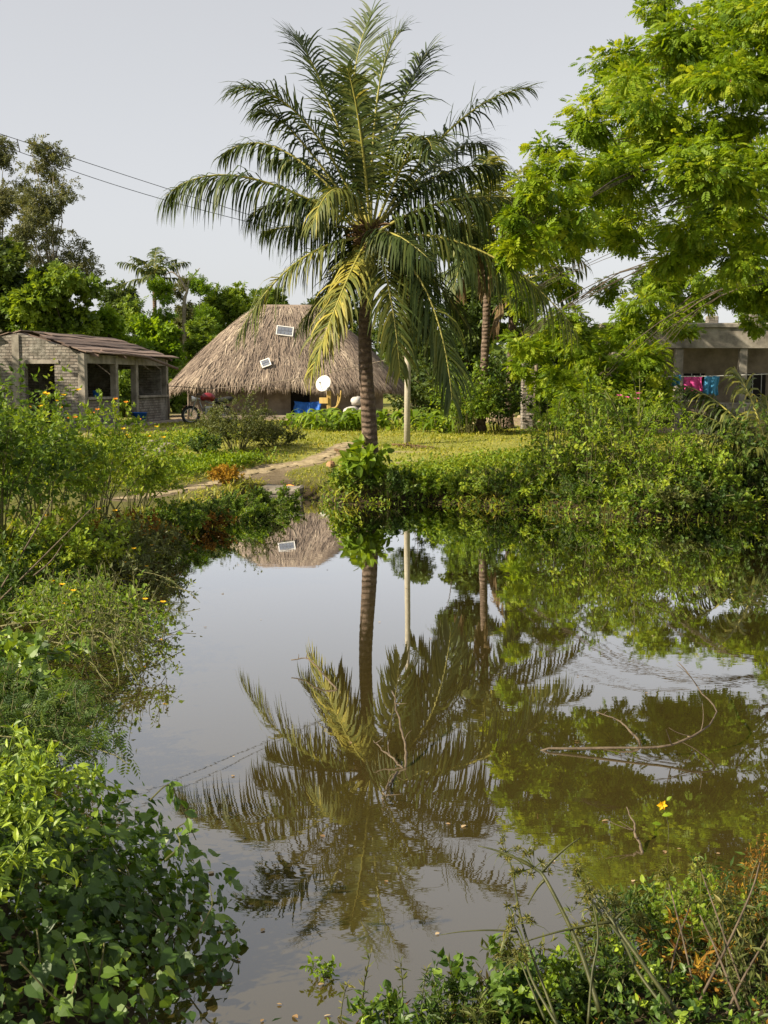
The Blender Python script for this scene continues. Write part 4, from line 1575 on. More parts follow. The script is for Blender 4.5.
# stone heap before the shed
def stone(label, p, s, seed, group, mat_='stone', nm='stone'):
    r = np.random.default_rng(seed)
    g = Geo()
    nu, nv = 8, 6
    V = []
    for j in range(nv):
        for i in range(nu):
            a, b_ = 2 * math.pi * i / nu, math.pi * (j + .05) / (nv - .9)
            V.append(np.array([math.cos(a) * math.sin(b_), math.sin(a) * math.sin(b_), math.cos(b_)]) * s * r.uniform(.82, 1.15))
    q = np.array([[j * nu + i, (j + 1) * nu + i, (j + 1) * nu + (i + 1) % nu, j * nu + (i + 1) % nu] for j in range(nv - 1) for i in range(nu)])
    g.add(V, [q, np.array([list(range(nu)), [(nv - 1) * nu + i for i in range(nu)][::-1]])])
    o = g.build(nm, M[mat_], loc=(p[0], p[1], Hs(p[0], p[1]) + s[2] * .45))
    o.rotation_euler = (0, 0, r.uniform(0, 6))
    tag(o, label, 'stone', group)


for k in range(16):
    p = hit(140 + rng.uniform(-12, 32), 452 + rng.uniform(-7, 6))
    stone('flat grey stone in the low rubble heap before the brick shed', p, np.array([rng.uniform(.16, .34), rng.uniform(.14, .25), rng.uniform(.07, .13)]), 200 + k, 'rubble heap stones')
for k in range(7):
    p = MOUND[:2] + rng.normal(0, .7, 2) * [1, .5]
    stone('pale clod lying on the bare earth mound', p, np.array([rng.uniform(.12, .26), rng.uniform(.1, .2), rng.uniform(.08, .14)]), 230 + k, 'clods on the earth mound', 'earth', 'clod')
# landing: two rough slabs at the water's edge, and litter beside them
for k, (px_, py_, w_, z_) in enumerate(((278, 497, .95, .10), (282, 489, .8, .26))):
    p = at_z(px_, py_, z_)
    g = Geo()
    box(g, (0, 0, 0), (w_, .42, .16), jit=.02, bev=.03)
    o = g.build('stone_slab', M['stone'], loc=(p[0], p[1] + .1, z_ - .02))
    o.rotation_euler = (0, .03, .08 - .2 * k)
    tag(o, ('lower rough stone slab of the landing at the waterline', 'upper rough stone slab of the landing at the pond path')[k], 'slab')
p = hit(290, 491)
g = Geo()
V = [[.18 * u - .09 + rng.normal(0, .01), .12 * w_ - .06, .05 * math.sin(u * 7 + w_ * 5) + .05] for u in np.linspace(0, 1, 6) for w_ in np.linspace(0, 1, 4)]
g.add(V, np.array([[i * 4 + j, i * 4 + 4 + j, i * 4 + 5 + j, i * 4 + 1 + j] for i in range(5) for j in range(3)]))
o = g.build('plastic_scrap', M['plastic_orange'], loc=(p[0], p[1], Hs(p[0], p[1]) + .02))
o.modifiers.new('thickness', 'SOLIDIFY').thickness = .006
tag(o, 'crumpled orange plastic scrap beside the landing slabs', 'litter')
p = hit(331, 467)
stone('fallen brown coconut lying on the grass left of the tall palm', p, np.array([.13, .11, .1]), 260, None, 'husk', 'coconut')
# dry fronds lying right of the tall palm
for k, (a_, b_, lb) in enumerate((((392, 447), (432, 449), 'dead brown frond lying on the grass between palm and pole'), ((335, 452), (362, 458), 'dead brown frond lying on the grass left of the palm trunk'))):
    p0, p1 = hit(*a_), hit(*b_)
    pm = (p0 + p1) / 2 + [0, .1, .05]
    root = thing('fallen_frond', lb, 'palm frond', (p0[0], p0[1], Hs(p0[0], p0[1])))
    P = bez(p0, pm, p1, 14)
    P[:, 2] = H(P[:, 0], P[:, 1]) + .06
    add_frond(root, P, .35, .35, np.random.default_rng(500 + k), .4, M['dead_frond'], pairs=26, width=.04, ragged=.3)

# ------------------------------------------------------------------ pole and wires
Yp = hit(407, 444)[1]
p0 = at_y(407, 443, Yp)
pz = Hs(p0[0], Yp)
ptop = at_y(407, 262, Yp)
pole = thing('utility_pole', 'slim pale pole standing on the lawn right of the palm trunk', 'pole', (p0[0], Yp, pz))
g = Geo()
tube(g, [(0, 0, -.2), (.01, 0, 1.5), (.03, 0, 3), (.02, 0, ptop[2] - pz)], [.085, .078, .07, .062], 12)
g.build('shaft', M['pole'], pole, smooth=True)
g = Geo()
beam(g, (-.25, 0, ptop[2] - pz - .12), (.25, 0, ptop[2] - pz - .12), .06, .06)
g.build('crossarm', M['wood'], pole)
for s in (-.2, .2):
    g = Geo()
    tube(g, [(s, 0, ptop[2] - pz - .09), (s, 0, ptop[2] - pz - .03), (s, 0, ptop[2] - pz + .03)], [.03, .035, .02], 8)
    g.build('insulator', M['white'], pole, smooth=True)
YL = D_(15.0)
for lb, s, l0, l1 in (('upper thin power wire sagging from the left towards the palm', -.2, (-60, 114), (165, 188)), ('lower thin power wire sagging from the left towards the palm', .2, (-60, 124), (165, 200))):
    a = at_y(l0[0], l0[1], YL)
    b = at_y(l1[0], l1[1], D_(16.5))
    c = np.array([p0[0] + s, Yp, ptop[2] + .0])
    aa = a + (a - b) * 1.2
    P = smooth_path([aa, a, b, c], 40)
    g = Geo()
    tube(g, P, .0065, 5)
    o = g.build('power_wire', M['black'])
    tag(o, lb, 'wire')
g = Geo()
a, b = at_y(17, 139, D_(15.3)), at_y(20, 152, D_(15.3))
tube(g, [a, b], .010, 5)
o = g.build('wire_spacer', M['black'])
tag(o, 'short spacer stick joining the two power wires at upper left', 'wire spacer')
# the pole the wires come from, left of the picture
pl_ = at_y(-330, 30, D_(13.6))
g = Geo()
z0 = Hs(pl_[0], D_(13.6))
tube(g, [(0, 0, -.2), (0, 0, 3), (0, 0, pl_[2] - z0 + .8)], [.12, .11, .09], 12)
o = g.build('utility_pole', M['pole'], loc=(pl_[0], D_(13.6), z0), smooth=True)
tag(o, 'tall pole left of the picture carrying the power wires', 'pole')

# ------------------------------------------------------------------ concrete house on the right, mostly hidden
Yh = D_(26.0)
hx0, hx1 = at_y(606, 380, Yh)[0], at_y(800, 380, Yh)[0]
hz = Hs(9, 40)
house = thing('concrete_house', 'flat-roofed concrete house half hidden behind the bright tree', 'house', (hx0, Yh, hz))
Wd = hx1 - hx0
zr = at_y(720, 324, Yh)[2] - hz
g = Geo()
box(g, (Wd / 2, 2.0, zr - .06), (Wd + .5, 5.2, .14), bev=.03)
g.build('roof', M['concrete'], house)
g = Geo()
box(g, (Wd / 2, -.45, zr - .47), (Wd + .1, .16, .66))
g.build('fascia', M['concrete'], house)
g = Geo()
box(g, (Wd / 2, 1.6, (zr - .2) / 2), (Wd - .1, .2, zr - .16))
g.build('wall', M['mud_wall'], house)
for k, x in enumerate((.25, 2.3, 4.4, Wd - .2)):
    g = Geo()
    box(g, (x, -.35, (zr - .8) / 2), (.26, .26, zr - .81), bev=.02)
    g.build('column', M['concrete'], house)
g = Geo()
box(g, (1.4, 1.47, 1.0), (.95, .05, 2.0))
g.build('door', M['dark'], house)  # panel coloured near-black to stand for the unlit room
for x in (3.2, 5.3):
    g = Geo()
    box(g, (x, 1.47, 1.35), (.9, .05, .9))
    w_ = g.build('window', M['dark'], house)  # unlit room painted as a near-black pane
    g = Geo()
    box(g, (x, 1.42, .87), (1.05, .14, .06))
    g.build('sill', M['concrete'], w_)
    for dx in (-.3, 0, .3):
        g = Geo()
        box(g, (x + dx, 1.44, 1.35), (.025, .02, .9))
        g.build('bar', M['metal'], w_)
g = Geo()
box(g, (Wd - 1.5, -.9, .42), (3.2, .2, .85), bev=.03)
g.build('low_wall', M['concrete'], house)
for k, (dx, hh) in enumerate(((Wd - 3.0, .26), (Wd - 1.7, .3))):
    g = Geo()
    box(g, (dx, -.1, zr + hh / 2), (.35, .35, hh), bev=.03)
    g.build('chimney', M['brick'], house)


def cloth(label, px0, px1, py0, py1, Y, mat_, seed):
    r = np.random.default_rng(seed)
    a_, b_ = at_y(px0, py0, Y), at_y(px1, py0, Y)
    zb = at_y(px0, py1, Y)[2]
    V = []
    n1, n2 = 14, 8
    ph = r.uniform(0, 6)
    for j in range(n2):
        for i in range(n1):
            u, w_ = i / (n1 - 1), j / (n2 - 1)
            p = a_ * (1 - u) + b_ * u
            V.append([p[0] + .02 * math.sin(w_ * 5 + ph), p[1] + .06 * math.sin(u * 14 + ph) * (.3 + w_), p[2] - (p[2] - zb) * w_ * (1 + .06 * math.sin(u * 8 + ph))])
    g = Geo()
    g.add(V, np.array([[j * n1 + i, j * n1 + i + 1, (j + 1) * n1 + i + 1, (j + 1) * n1 + i] for j in range(n2 - 1) for i in range(n1 - 1)]))
    o = g.build('hanging_cloth', mat_, smooth=True)
    o.modifiers.new('thickness', 'SOLIDIFY').thickness = .008
    tag(o, label, 'laundry', 'laundry hung before the concrete house')


Yc = D_(23.6)
cloth('pink cloth hung on the line before the concrete house', 684, 702, 377, 392, Yc, M['pink'], 1)
cloth('light blue cloth on the line right of the pink cloth', 704, 719, 376, 395, Yc, M['cyan'], 2)
cloth('narrow pale blue cloth at the left end of the line', 673, 681, 375, 386, Yc, M['cyan'], 3)
g = Geo()
l0, l1 = at_y(600, 375, Yc), at_y(770, 374, Yc)
tube(g, smooth_path([l0, at_y(690, 376.5, Yc), l1], 12), .012, 4)
o = g.build('clothes_line', M['white'])
tag(o, 'clothes line with coloured cloth before the concrete house', 'rope')
for lb, l in (('left prop of the clothes line by the concrete house', l0), ('right prop of the clothes line by the concrete house', l1)):
    g = Geo()
    z0 = Hs(l[0], l[1])
    tube(g, [(0, 0, -.05), (0, 0, l[2] - z0 + .05)], .035, 6)
    o = g.build('line_prop', M['wood'], loc=(l[0], l[1], z0))
    tag(o, lb, 'post')
# brick pillar right of the palms, dark thatched lean-to behind it
pp = at_y(528, 395, D_(25.0))
g = Geo()
zt = at_y(528, 360, D_(25))[2] - Hs(pp[0], D_(25))
box(g, (0, 0, zt / 2), (.42, .42, zt + .1), bev=.02)
pil = g.build('brick_pillar', M['brick'], loc=(pp[0], D_(25), Hs(pp[0], D_(25))))
tag(pil, 'small square brick pillar between the older palm and the bright tree', 'pillar')
g = Geo()
tube(g, [(0, 0, -.05), (.02, 0, 1.4), (.04, 0, 2.9)], [.07, .06, .05], 7)
pv = at_y(535, 395, D_(24.6))
o = g.build('wooden_post', M['wood'], loc=(pv[0], D_(24.6), Hs(pv[0], D_(24.6))), smooth=True)
tag(o, 'thin wooden post leaning by the small brick pillar', 'post')

# ------------------------------------------------------------------ shrubs and herbs
DIA, OVAL, HEART = T_diamond(.3), T_oval(.27), T_heart()
NARROW = T_diamond(.13, .03)
FEATHER = T_pinnate(5, .34, .16, .3)


def shrub(label, base, r_, h, nst, ntw, nl, ls, mat_, seed, T=DIA, name='shrub', cat='shrub', lean=(0, 0), tw=.3, droop=.15, tint=(.5, .2), flowers=None, stem='stem', sr=.012,
          group=None, sq=1.35, up=.6, t0=.3, leaf_parts=0, zoff=0.0, ground=True, hv=(.55, 1.05)):
    """stems rising from one foot, side twigs on the stems, leaves along the twigs"""
    r = np.random.default_rng(seed)
    base = np.array([base[0], base[1], (Hs(base[0], base[1]) if ground else 0.0) + zoff])
    root = thing(name, label, cat, base, 0, group)
    a = r.uniform(0, 2 * math.pi, nst)
    rad_ = r_ * np.sqrt(r.uniform(0, 1, nst))
    off = np.c_[np.cos(a) * rad_, np.sin(a) * rad_ * sq, np.zeros(nst)]
    zz = h * r.uniform(*hv, nst) * (1 - .45 * (rad_ / r_) ** 2)
    S0 = off * r.uniform(.12, .4, (nst, 1)) + [0, 0, -.04]
    S2 = off + np.c_[np.full(nst, lean[0]) * zz / h, np.full(nst, lean[1]) * zz / h, zz]
    gx = base[0] + S2[:, 0]
    gz_ = H(gx, base[1] + S2[:, 1]) - base[2] if ground else np.zeros(nst)
    S2[:, 2] = np.maximum(S2[:, 2], gz_ + .06)
    S1 = (S0 + S2) / 2 + np.c_[-off[:, :2] * .25, zz * .22] + r.normal(0, .05 * h, (nst, 3))
    g = Geo()
    for i in range(nst):
        tube(g, bez(S0[i], S1[i], S2[i], 7), np.linspace(sr * r.uniform(.7, 1.2), sr * .25, 7), 5)
    k = r.integers(0, nst, ntw)
    t_ = (t0 + (1 - t0) * r.uniform(0, 1, ntw) ** .8)[:, None]
    O = (1 - t_) ** 2 * S0[k] + 2 * t_ * (1 - t_) * S1[k] + t_ ** 2 * S2[k]
    od = nrm(O * [1, 1, 0] + 1e-3)
    D = nrm(od * .6 + rand_unit(r, ntw) * .9 + [0, 0, up])
    L = tw * h * r.uniform(.5, 1.2, ntw)
    for i in range(0, ntw, 2):
        tube(g, [O[i], O[i] + D[i] * L[i]], [sr * .3, sr * .12], 3, cap=False)
    g.build('stem', M[stem], root, smooth=True)
    j = r.integers(0, ntw, nl)
    u = r.uniform(.1, 1.05, nl)[:, None]
    P = O[j] + D[j] * L[j][:, None] * u + r.normal(0, .02 * h, (nl, 3)) * .6
    LD = nrm(D[j] * .6 + rand_unit(r, nl) * .9 + [0, 0, -droop])
    LN = nrm(np.array([0, 0, 1.0]) + r.normal(0, .5, (nl, 3)) + .3 * od[j])
    S = ls * r.uniform(.65, 1.3, nl)
    ct = np.clip(r.normal(tint[0], tint[1], ntw), 0, 1)
    tt = np.clip(ct[j] + r.normal(0, .08, nl), 0, 1)
    if ground:
        ok = P[:, 2] + base[2] > np.maximum(H(base[0] + P[:, 0], base[1] + P[:, 1]), 0) + .01
        P, LD, LN, S, tt = P[ok], LD[ok], LN[ok], S[ok], tt[ok]
    if leaf_parts:
        vis = np.argsort(P[:, 1] - P[:, 2] * .8)[:leaf_parts]
        rest = np.ones(len(P), bool)
        rest[vis] = False
        single_leaves(root, T, P[vis], LD[vis], LN[vis], S[vis], tt[vis], mat_)
        P, LD, LN, S, tt = P[rest], LD[rest], LN[rest], S[rest], tt[rest]
    g = Geo()
    scatter(g, T, P, LD, LN, S, tt)
    fo = g.build('foliage', mat_, root)
    if leaf_parts:
        fo['kind'] = 'stuff'
    if flowers:
        nf, fm, fs = flowers
        kk = np.argsort(-(O[:, 2] + L * D[:, 2]))[:max(nf * 3, 1)]
        kk = r.choice(kk, min(nf, len(kk)), replace=False)
        for q_ in kk:
            g = Geo()
            c = O[q_] + D[q_] * L[q_] * 1.05
            for p_ in range(5):
                a_ = p_ * 1.257
                d_ = np.array([math.cos(a_), math.sin(a_) * .8 - .3, .4])
                scatter(g, T_diamond(.38), [c], [d_], [[0, -.6, 1]], fs, .5)
            g.build('flower', fm, root)
    return root


_leafmesh = {}


def single_leaves(root, T, P, D, N, S, tt, mat_):
    """each big leaf its own object; four tint classes share mesh data"""
    import mathutils
    D = nrm(D)
    X = nrm(np.cross(D, N))
    Z = np.cross(X, D)
    for i in range(len(P)):
        key = (id(T[0]), mat_.name, int(min(tt[i], .999) * 6))
        if key not in _leafmesh:
            g = Geo()
            g.add(T[0], T[1], (key[2] + .5) / 6)
            _leafmesh[key] = g.mesh('leaf', mat_)
        o = bpy.data.objects.new('leaf', _leafmesh[key])
        COL.objects.link(o)
        o.parent = root
        s = float(S[i])
        m_ = mathutils.Matrix([[X[i][0] * s, D[i][0] * s, Z[i][0] * s, P[i][0]], [X[i][1] * s, D[i][1] * s, Z[i][1] * s, P[i][1]], [X[i][2] * s, D[i][2] * s, Z[i][2] * s, P[i][2]], [0, 0, 0, 1]])
        o.matrix_local = m_


def gp(px_, Y):
    Y = D_(Y) * 1.03
    return (at_y(px_, 400, Y)[0], Y)


YF, OF = M['yellow'], M['orange']
# left bank
shrub('dark leafy shrub cut by the left picture edge above the pond', gp(-8, 8.9), 1.0, 2.0, 26, 260, 4200, .085, M['shrub'], 601, tint=(.28, .16), flowers=(4, YF, .05))
shrub('tall loose shrub with small yellow flowers before the shed door', gp(38, 10.2), .95, 1.95, 26, 280, 4200, .075, M['shrub'], 602, tint=(.5, .2), flowers=(9, YF, .05), tw=.22)
shrub('wispy shrub with orange and yellow flowers rising before the shed corner', gp(92, 10.8), .95, 1.95, 26, 280, 3800, .07, M['shrub'], 603, tint=(.65, .2), flowers=(9, OF, .045), tw=.2, lean=(.2, 0))
shrub('loose sunlit shrub right of the flowering ones on the left bank', gp(128, 12.0), .85, 1.35, 22, 240, 3400, .07, M['shrub'], 604, tint=(.65, .2), flowers=(6, YF, .05), tw=.24)
shrub('yellow-green bushy shrub leaning over the dark corner of the pond', gp(62, 8.9), .85, 1.15, 24, 280, 4200, .065, M['shrub'], 605, tint=(.72, .2), lean=(.25, -.2))
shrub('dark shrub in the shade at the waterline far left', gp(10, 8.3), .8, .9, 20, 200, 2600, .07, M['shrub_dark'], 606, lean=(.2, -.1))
shrub('withered brownish shrub on the left bank slope', gp(128, 10.6), .75, .62, 20, 200, 2600, .055, M['rust'], 607, tint=(.4, .3))
shrub('mixed green shrub spilling down to the water left of the withered one', gp(88, 9.6), .9, .7, 22, 240, 3400, .065, M['shrub_gray'], 608, lean=(.2, -.35), flowers=(5, YF, .04))
shrub('dull green shrub hanging over the water edge below the withered one', gp(140, 10.6), .7, .55, 20, 200, 2600, .06, M['shrub_gray'], 609, lean=(.1, -.3))
for k, (px_, Y_, rr, hh, lb) in enumerate(((168, 11.9, .75, .5, 'leftmost mound of the low creeper hedge along the bank'), (198, 12.7, .7, .5, 'second mound from the left in the low creeper hedge'),
                                           (228, 13.5, .7, .5, 'middle mound of the low creeper hedge by the path'), (252, 14.2, .62, .5, 'rounded mound of the creeper hedge next to last before the landing'),
                                           (272, 14.9, .5, .48, 'last mound of the creeper hedge just left of the landing'))):
    shrub(lb, gp(px_, Y_), rr, hh, 22, 260, 3600, .055, M['shrub_dark'] if k % 2 else M['shrub'], 620 + k, T=DIA, name='hedge_bush', cat='bush', group='low creeper hedge on the bank', up=.1, tint=(.75, .2) if k % 2 else (.36, .2), lean=(.05, -.15), t0=.15)
shrub('reddish withered tuft in the creeper hedge over the water', gp(205, 12.6), .42, .42, 14, 130, 1500, .05, M['rust'], 630, tint=(.3, .25), lean=(.1, -.3))
shrub('orange-yellow bush on the grass left of the path', gp(226, 15.4), .42, .42, 18, 200, 2200, .055, M['rust'], 631, tint=(.85, .2), name='bush', cat='bush')
shrub('rounded dull green bush in front of the parked motorbike', gp(236, 18.8), 1.05, 1.35, 34, 420, 6400, .06, M['shrub_gray'], 632, name='bush', cat='bush', tint=(.45, .2))
shrub('lower dull green bush right of the rounded one before the hut', gp(276, 19.4), .85, .7, 24, 260, 3600, .06, M['shrub_gray'], 633, name='bush', cat='bush', tint=(.35, .2))
shrub('small dark bush on the grass between shed and path', gp(205, 18.0), .5, .5, 16, 150, 1800, .06, M['shrub_dark'], 634, name='bush', cat='bush')
for k, (px_, Y_, rr, hh, lb) in enumerate(((128, 33, 1.8, 2.4, 'leafy undergrowth seen through the open bay of the shed'), (178, 38, 2.0, 2.6, 'undergrowth in the gap between shed and hut'), (418, 38, 2.2, 2.8, 'dark undergrowth just right of the hut wall'),
                                           (445, 36, 2.2, 2.6, 'dark undergrowth behind the pole and crop row'), (60, 36, 2.2, 2.6, 'undergrowth behind the middle of the brick shed'), (-5, 36, 2.4, 2.6, 'undergrowth behind the left end of the brick shed'), (545, 34, 2.4, 2.8, 'shaded undergrowth behind the brick pillar'))):
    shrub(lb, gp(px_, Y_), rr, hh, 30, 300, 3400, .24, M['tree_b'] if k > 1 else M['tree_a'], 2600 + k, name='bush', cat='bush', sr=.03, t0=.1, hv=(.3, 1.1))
# sunlit herb carpets: too many small plants to count
def carpet(name, label, pts, n, hh, ls, mat_, seed, T=DIA, tint=(.55, .2), cat='herbs'):
    r = np.random.default_rng(seed)
    pts = np.array([hit(a_, b_)[:2] for a_, b_ in pts])
    i = r.integers(0, len(pts) - 1, n)
    u = r.uniform(0, 1, n)[:, None]
    xy = pts[i] * (1 - u) + pts[i + 1] * u + r.normal(0, .42, (n, 2))
    z = H(xy[:, 0], xy[:, 1])
    hgt = hh * r.uniform(.1, 1, n) * (1 + .6 * wob(xy[:, 0] * 1.6, xy[:, 1] * 1.6))
    k = (pond_d(xy[:, 0], xy[:, 1]) > .15) & (line_d(xy[:, 0], xy[:, 1], PATH) > .42)
    P = np.c_[xy, z + hgt][k]
    m_ = len(P)
    g = Geo()
    scatter(g, T, P, rand_unit(r, m_) + [0, 0, .1], nrm(np.array([0, 0, 1]) + r.normal(0, .5, (m_, 3))), ls * r.uniform(.6, 1.3, m_), np.clip(r.normal(*tint, m_) + .25 * wob(P[:, 0] * 2, P[:, 1] * 2), 0, 1))
    o = g.build(name, mat_, kind='stuff')
    tag(o, label, cat)


carpet('herb_carpet', 'bright yellow-green low herbs beside the path', [(140, 474), (175, 470), (215, 466), (255, 462)], 5200, .20, .085, M['herb'], 640)
carpet('herb_carpet', 'low green weeds around the stone rubble and shed', [(60, 462), (100, 455), (135, 447), (180, 444), (215, 437)], 4200, .22, .09, M['shrub'], 641)
carpet('herb_carpet', 'low weeds on the lawn edge right of the palm', [(400, 475), (450, 470), (500, 462), (560, 462), (640, 462)], 5200, .20, .085, M['shrub'], 642, tint=(.65, .2))
carpet('herb_carpet', 'weeds at the foot of the palms by the earth mound', [(425, 422), (460, 418), (500, 409), (560, 410)], 2600, .35, .14, M['shrub'], 643)
carpet('herb_carpet', 'weeds before the concrete house on the right', [(560, 432), (620, 428), (690, 425), (768, 425)], 3200, .45, .14, M['shrub'], 644)
carpet('herb_carpet', 'rough weeds on the shaded ground left of the shed', [(-60, 470), (0, 462), (50, 452)], 3000, .35, .11, M['shrub_dark'], 645)

def near_weeds(name, label, n, T, ls, hh, mat_, seed, tint):
    r = np.random.default_rng(seed)
    x = r.uniform(-.5, 3.2, n * 4)
    y = r.uniform(3.4, 6.2, n * 4)
    d = pond_d(x, y)
    k = (d > -.12) & (d < 1.6) & (r.uniform(0, 1, n * 4) < np.where(d < .1, .45, 1))
    x, y = x[k][:n], y[k][:n]
    z = np.maximum(H(x, y), 0) + hh * r.uniform(0, 1, len(x)) ** 1.5 * (1 + .7 * wob(x * 4, y * 4))
    g = Geo()
    scatter(g, T, np.c_[x, y, z], rand_unit(r, len(x)) + [0, 0, .35], nrm(np.array([0, 0, 1]) + r.normal(0, .5, (len(x), 3))), ls * r.uniform(.5, 1.4, len(x)), np.clip(r.normal(*tint, len(x)) + .25 * wob(x * 5, y * 5), 0, 1))
    o = g.build(name, mat_, kind='stuff')
    tag(o, label, 'weeds')


near_weeds('bank_weeds', 'dark tangle of narrow weeds covering the near bank lower right', 6500, NARROW, .055, .10, M['shrub_dark'], 646, (.4, .22))
near_weeds('bank_weeds', 'small round-leaved weeds carpeting the near bank lower right', 2600, OVAL, .030, .07, M['shrub'], 647, (.4, .2))
near_weeds('bank_weeds', 'dry brown grass litter on the near bank lower right', 700, NARROW, .06, .06, M['rust'], 648, (.25, .2))

# row of broad-leaved crop plants before the hut
BL = T_blade(.11, 4, 1.25)


CROP = ('leafy crop plant in the backmost row below the blue tarp', 'leafy crop plant in the long middle row before the hut', 'leafy crop plant in the front row left of the tall palm trunk', 'leafy crop plant in the front row right of the pale pole')


def crop(px_, Y, h, seed, row):
    r = np.random.default_rng(seed)
    x, y = gp(px_, Y)
    root = thing('crop_plant', CROP[row], 'crop plant', (x, y, Hs(x, y)), 0, 'crop row before the hut')
    g = Geo()
    n = 16
    a = r.uniform(0, 6.28, n)
    P = np.c_[r.normal(0, .13, n), r.normal(0, .13, n), r.uniform(.02, .45, n) * h]
    D = np.c_[np.cos(a) * .75, np.sin(a) * .75, r.uniform(.5, 1.6, n)]
    scatter(g, BL, P, D, np.c_[-np.cos(a), -np.sin(a), np.full(n, .9)], h * r.uniform(.5, .85, n), np.clip(r.normal(.5, .2, n), 0, 1))
    g.build('foliage', M['herb'], root)
    g = Geo()
    tube(g, [(0, 0, -.03), (0, 0, .5 * h)], [.018, .01], 5)
    g.build('stem', M['stem'], root)


k = 0
for row, (Y_, x0_, x1_, st) in enumerate(((25.2, 292, 366, 8), (24.2, 300, 470, 9), (23.4, 318, 362, 9.5), (22.8, 414, 466, 10))):
    for px_ in np.arange(x0_, x1_, st):
        crop(px_ + rng.uniform(-2, 2), Y_ + rng.uniform(-.3, .3), rng.uniform(.8, 1.15), 700 + k, row)
        k += 1

# broad-leaved plant at the foot of the tall palm
shrub('broad-leaved plant with pale drooping leaves at the foot of the tall palm', gp(366, 15.35), .62, 1.02, 20, 90, 330, .23, M['herb'], 650, T=OVAL, name='broad_leaved_plant', cat='plant', tint=(.45, .25), tw=.16, droop=.5, lean=(0, -.12), leaf_parts=120)
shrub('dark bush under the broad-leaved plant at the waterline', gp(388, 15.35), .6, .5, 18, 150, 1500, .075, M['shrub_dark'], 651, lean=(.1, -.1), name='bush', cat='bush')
# right bank, from the palm to the right edge
def shore(px_):
    a_ = sorted(pond_px)
    return at_z(px_, np.interp(px_, [q_[0] for q_ in a_], [q_[1] for q_ in a_]))[:2]


RB = [(425, 15.2, .55, .36, 'herb', 'small bright bush on the bank just right of the palm plant'), (455, 15.3, .55, .42, 'shrub', 'low leafy bush on the bank below the lawn'),
      (487, 15.2, .6, .6, 'shrub', 'sprawling green bush left of the tall bank shrubs'), (520, 15.0, .65, .95, 'shrub', 'arching leafy bush at the start of the tall bank shrubs'),
      (552, 14.9, .75, 1.75, 'shrub', 'upright shrub with thin stems under the tip of the bright tree'), (590, 14.7, .8, 1.9, 'shrub', 'tall green shrub in the middle of the right bank thicket'),
      (630, 14.5, .8, 1.95, 'shrub', 'tallest shrub of the right bank thicket below the bright tree'), (668, 14.5, .7, 1.35, 'herb', 'yellow-green tall shrub right of the tallest one in the thicket'),
      (705, 14.3, .6, 1.12, 'shrub', 'loose shrub in front of the coloured laundry'), (750, 14.0, .8, 1.5, 'shrub_dark', 'dark shrub at the right edge below the young palm'),
      (575, 14.5, .7, .7, 'shrub_dark', 'dark low bush overhanging the water in the thicket'), (648, 14.1, .75, .75, 'shrub', 'low bush with long stems trailing into the water on the right'),
      (700, 13.9, .7, .7, 'shrub_dark', 'dark low bush at the water near the right edge'), (535, 14.8, .6, .55, 'shrub', 'trailing bush at the waterline left of the thicket'),
      (500, 15, .6, .5, 'shrub_dark', 'dark trailing bush at the waterline below the sprawling bush'), (612, 14, .75, .62, 'shrub', 'bright trailing bush at the waterline below the tallest shrub'),
      (675, 14, .7, .62, 'shrub_gray', 'dull trailing bush at the waterline below the yellow-green shrub'), (735, 14, .8, .66, 'shrub', 'leafy trailing bush at the waterline by the right edge'),
      (775, 14, .8, .8, 'shrub_dark', 'dark trailing bush cut by the right picture edge'), (440, 15, .5, .42, 'shrub', 'low trailing bush at the waterline right of the palm plant'), (345, 15, .45, .4, 'shrub', 'low leafy bush at the waterline left of the palm plant')]
for k, (px_, Y_, rr, hh, mt, lb) in enumerate(RB):
    sx, sy = shore(px_)
    sy = sy + (1.05 if hh > 1 else .45)
    hh = hh * .8 if hh < 1 else hh
    shrub(lb, (sx * (1 + (1.05 if hh > 1 else .45) / sy), sy), rr, hh, 20 + int(8 * hh), 130 + int(80 * hh), 1300 + int(850 * hh), .08 if k % 3 else .095, M[mt], 660 + k, T=(DIA, OVAL, T_diamond(.18, .05), T_diamond(.24))[k % 4], tw=.24 if hh > 1 else .34, tint=(.58, .25) if mt != 'herb' else (.45, .22), hv=(.25, 1.3),
          lean=(rng.uniform(-.1, .1), -.12 if hh < 1 else -.2), t0=.05 if hh < 1 else .2, group='thicket on the right bank', up=.35, sr=.016)
shrub('green bush with a few red flowers behind the thicket', gp(612, 17.5), .9, 1.4, 24, 240, 2800, .09, M['shrub'], 690, flowers=(4, M['pink'], .07))
shrub('leafy bush at the foot of the older palm', gp(466, 22.3), 1.0, 2.1, 28, 320, 3800, .11, M['shrub'], 691, name='bush', cat='bush', tint=(.5, .22))
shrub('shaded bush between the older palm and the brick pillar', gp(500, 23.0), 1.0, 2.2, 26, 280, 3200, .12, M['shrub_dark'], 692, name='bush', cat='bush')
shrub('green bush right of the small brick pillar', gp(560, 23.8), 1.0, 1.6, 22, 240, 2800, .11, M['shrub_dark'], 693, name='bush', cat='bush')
shrub('bush hiding the left part of the concrete house', gp(650, 22.0), 1.1, 1.7, 24, 260, 3200, .10, M['shrub'], 694, name='bush', cat='bush')

